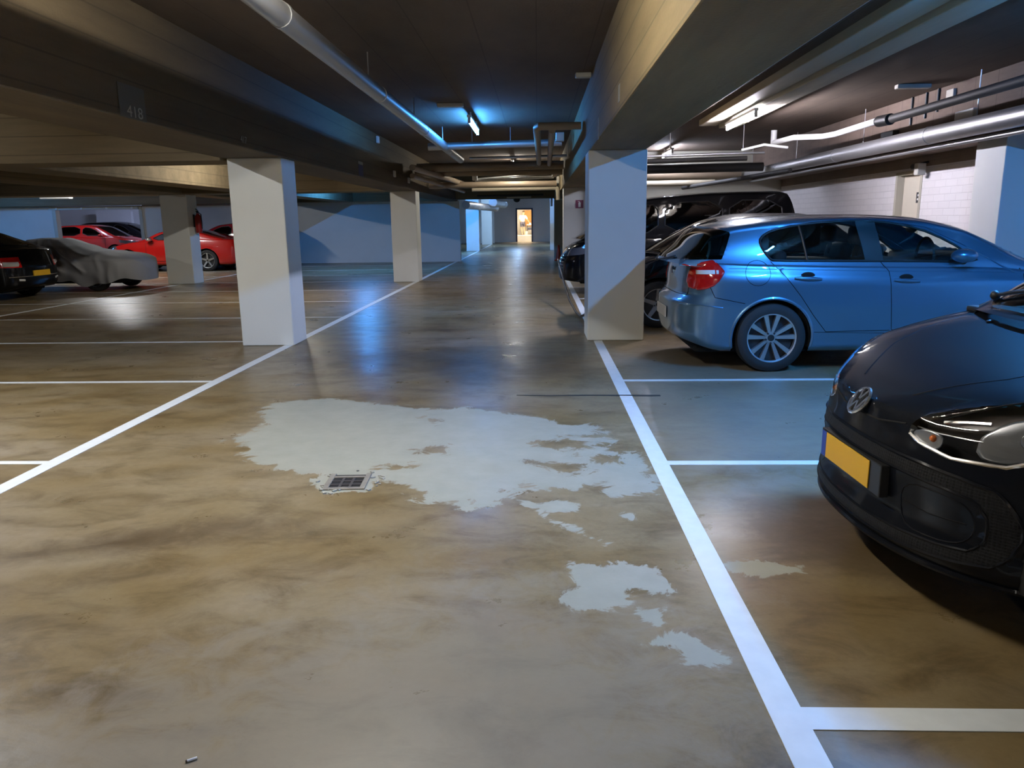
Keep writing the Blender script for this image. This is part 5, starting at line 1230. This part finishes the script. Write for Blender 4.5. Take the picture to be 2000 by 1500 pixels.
for sg in (1, -1): mirror(R_, 1.62, sg * .9, 1.0, sg, M_chrome)
for sg in (1, -1):
    g = MB(); strip(g, B_, [(2.95, .80), (3.15, .81)], 'xz', sg, .015); g.build('door_handle', M_chrome, R_, smooth=True)
# dark car behind the red coupe
plain_car((-12.6, 26.75, 0), 0, 'dark red car behind the red coupe near the far left wall', 3.9, .84,
    [(0, .65), (.1, .78), (.5, .9), (1.0, .98), (3.9, 1.02)], [(.9, .98), (1.4, 1.28), (1.8, 1.44), (2.4, 1.49), (3.2, 1.46), (3.6, 1.3), (3.85, 1.0)], M_redd, belt=.98, ax=(.75, 3.15), wr=.30,
    dlo=[[(1.35, 1.05), (2.2, 1.05), (2.2, 1.38), (1.75, 1.34)], [(2.3, 1.05), (3.3, 1.08), (3.2, 1.36), (2.3, 1.4)]], ws=[(.9, -.6), (1.7, -.55), (1.7, .55), (.9, .6)], rw=[(3.4, -.55), (3.9, -.55), (3.9, .55), (3.4, .55)])
# black car at the left edge, tail to the lane
R_, B_ = plain_car((-5.45 - 4.25 + .0, 15.15, 0), PI, 'black car with a yellow plate at the left edge, tail towards the lane', 4.35, .88,
    [(0, .62), (.1, .74), (.5, .84), (1.1, .93), (2.4, .97), (3.5, .98), (4.0, 1.0), (4.35, .96)],
    [(1.1, .92), (1.6, 1.2), (2.0, 1.38), (2.5, 1.42), (3.0, 1.38), (3.5, 1.22), (4.1, .99)], M_blk2, belt=.95, ax=(.85, 3.5), wr=.32,
    dlo=[[(1.6, 1.0), (2.3, 1.0), (2.3, 1.30), (2.0, 1.30)], [(2.4, 1.0), (3.3, 1.02), (3.2, 1.22), (2.4, 1.32)]], ws=[(1.1, -.7), (1.9, -.6), (1.9, .6), (1.1, .7)], rw=[(3.1, -.55), (3.95, -.6), (3.95, .6), (3.1, .55)],
    tail=[(3.9, .66), (4.6, .64), (4.6, .86), (3.95, .84)], plate=.52, tailp=((.2, .05), (.4, 0), (.62, 0), (.8, .05), (1.1, .15)))
for sg in (1, -1):
    g = MB(); strip(g, B_, [(4.12, .72), (4.27, .715)], 'xz', sg, .05, off=-.02); g.build('reversing_lamp', M_lampw, R_, smooth=True)
    g = MB(); strip(g, B_, [(sg * .48, .40), (sg * .60, .41)], 'yz', 1, .022, off=-.004); g.build('fog_lamp', M_lampw, R_, smooth=True)
g = MB(); strip(g, B_, [(-.75, .47), (.75, .47)], 'yz', 1, .008); g.build('chrome_strip', M_chrome, R_, smooth=True)
R_.rotation_euler = (0, 0, 0); R_.location = (-10.0 - 4.35, 15.15, 0)
# red hatchback in the far room
R_, B_ = plain_car((-16.45, 31.9, 0), PI, 'red hatchback in the room beyond the far left opening', 4.2, .88,
    [(0, .66), (.1, .80), (.5, .92), (1.0, 1.0), (4.2, 1.03)], [(.85, 1.0), (1.3, 1.26), (1.7, 1.44), (2.2, 1.50), (3.2, 1.47), (3.8, 1.36), (4.15, 1.03)], M_redp, belt=1.0, ax=(.82, 3.4), wr=.33,
    dlo=[[(1.3, 1.06), (2.15, 1.06), (2.15, 1.40), (1.75, 1.35)], [(2.25, 1.06), (3.3, 1.08), (3.2, 1.40), (2.25, 1.42)]], ws=[(.85, -.65), (1.65, -.6), (1.65, .6), (.85, .65), (.7, 0)], rw=[(3.8, -.55), (4.3, -.55), (4.3, .55), (3.8, .55)],
    hl=[(-.1, .66), (.6, .76), (.65, .88), (-.1, .80)], door_x=((1.2, 2.2),))
for sg in (1, -1): mirror(R_, 1.32, sg * .88, 1.06, sg, M_redp)
plain_car((-16.6, 34.6, 0), PI, 'black car behind the red hatchback in the far room', 4.4, .90,
    [(0, .70), (.1, .82), (.5, .95), (1.0, 1.03), (4.4, 1.06)], [(.85, 1.03), (1.35, 1.34), (1.8, 1.54), (2.4, 1.62), (3.4, 1.60), (4.0, 1.45), (4.35, 1.05)], M_blk2, belt=1.03, ax=(.85, 3.5), wr=.34,
    dlo=[[(1.35, 1.1), (2.2, 1.1), (2.2, 1.5), (1.8, 1.44)], [(2.3, 1.1), (3.6, 1.12), (3.4, 1.5), (2.3, 1.52)]], ws=[(.85, -.65), (1.75, -.6), (1.75, .6), (.85, .65)], hl=[(-.1, .70), (.6, .80), (.65, .92), (-.1, .84)])

# ---- car under a grey cover --------------------------------------------------
def covered(loc):
    root = empty('covered_car', loc); tag(root, 'car under a wrinkled grey cloth cover between the black car and the red coupe', 'car')
    L = 4.3
    rng = np.random.RandomState(5)
    # local x: 0 = tail, L = rounded nose on the lane side
    top = [(0, .60), (.25, .86), (.8, .96), (1.3, 1.06), (1.9, 1.17), (2.35, 1.16), (2.75, 1.02), (3.15, .90), (3.6, .85), (3.95, .80), (4.15, .72), (4.25, .62), (4.3, .46)]
    xs = np.concatenate([.5 * (1 - np.cos(np.linspace(0, PI / 2, 16))), np.arange(.53, L - .52, .03), (L - .5 * (1 - np.cos(np.linspace(0, PI / 2, 18))))[::-1]])
    ns, nt = 30, 26; rings = []
    for x in xs:
        q = 1.0
        if x < .5: q = (1 - (1 - x / .5) ** 2.3) ** (1 / 2.3)
        if x > L - .6: q = (1 - (1 - (L - x) / .6) ** 2.2) ** (1 / 2.2)
        wd = .89 * q; zt = float(pch(top, x)); zs = min(zt - .02, .66 + .02 * math.sin(x * 3)); zs = max(zs, .40) if zt > .45 else zt - .03
        hem = .15 + .04 * math.sin(x * 5.1 + .6) + .03 * math.sin(x * 11.3) + .07 * math.exp(-((x - 2.2) / .9) ** 2)
        if x > L - .7: hem += .10 * (x - L + .7) / .7
        h = []
        for t in np.linspace(0, 1, ns):
            z = hem + (zs - hem) * t
            fold = .018 * math.sin(x * 23 + 5 * math.sin(x * 3.1)) * (1 - t) + .012 * math.sin(x * 9 + 4 * t)
            h.append((wd * (.93 + .07 * math.sin(PI * min(1, t * .9 + .1)) + fold), z))
        cabf = float(np.clip((zt - .80) / .32, 0, 1))
        for a in np.linspace(0, PI / 2, nt + 1)[1:]:
            e = 2.6 - 1.1 * cabf
            y = h[ns - 1][0] * math.cos(a) ** (2 / 2.6); zz = zs + (zt - zs) * math.sin(a) ** (2 / e)
            zz += .012 * math.sin(x * 8 - y * 13) * math.sin(2 * a) * (0.6 + cabf)
            h.append((y if a < PI / 2 - 1e-6 else 0.0, zz))
        full = h + [(-y * (1 + .006 * math.sin(x * 17)), z) for y, z in h[-2::-1]]
        rings.append([(x, y, z) for y, z in full])
    P = np.array(rings); nx, nr = P.shape[:2]
    # drape folds running from the roof to the flank
    for (x0, dx, amp, wdt) in ((1.75, .55, .06, .05), (1.95, .65, .07, .05), (2.25, .8, .055, .05), (1.5, .3, .04, .06), (2.6, .5, .035, .06), (3.3, .25, .025, .06), (.9, -.2, .018, .06)):
        for s_ in (0, 1):
            yy = np.abs(P[:, :, 1]); zz = P[:, :, 2]
            line_ = x0 + dx * np.clip((1.15 - zz) / .6, 0, 1.2)
            g_ = np.exp(-((P[:, :, 0] - line_) / wdt) ** 2) * np.clip((yy - .15) / .25, 0, 1) * np.clip((zz - .35) / .2, 0, 1)
            msk = (P[:, :, 1] > 0) if s_ == 0 else (P[:, :, 1] <= 0)
            P[:, :, 1] += np.where(msk, (1 if s_ == 0 else -1) * amp * g_, 0); P[:, :, 2] += np.where(msk, amp * .5 * g_, 0)
    P = P.reshape(-1, 3); F = []
    for i in range(nx - 1):
        for k in range(nr - 1):
            a = i * nr + k; F.append((a, a + 1, a + 1 + nr, a + nr))
    mesh_obj('cloth_cover', P.tolist(), F, M_cloth, root, True, 1e-4)
    for ax_ in (.75, 3.42):
        for sg in (1, -1): wheel(root, ax_, sg * .70, .29, sg, .19, .19, 5, 'star', hub=False)
    MB().bb(.4, 3.9, -.6, .6, .16, .42, .05).build('underbody', M_gap, root)
covered((-13.25, 17.5, 0))
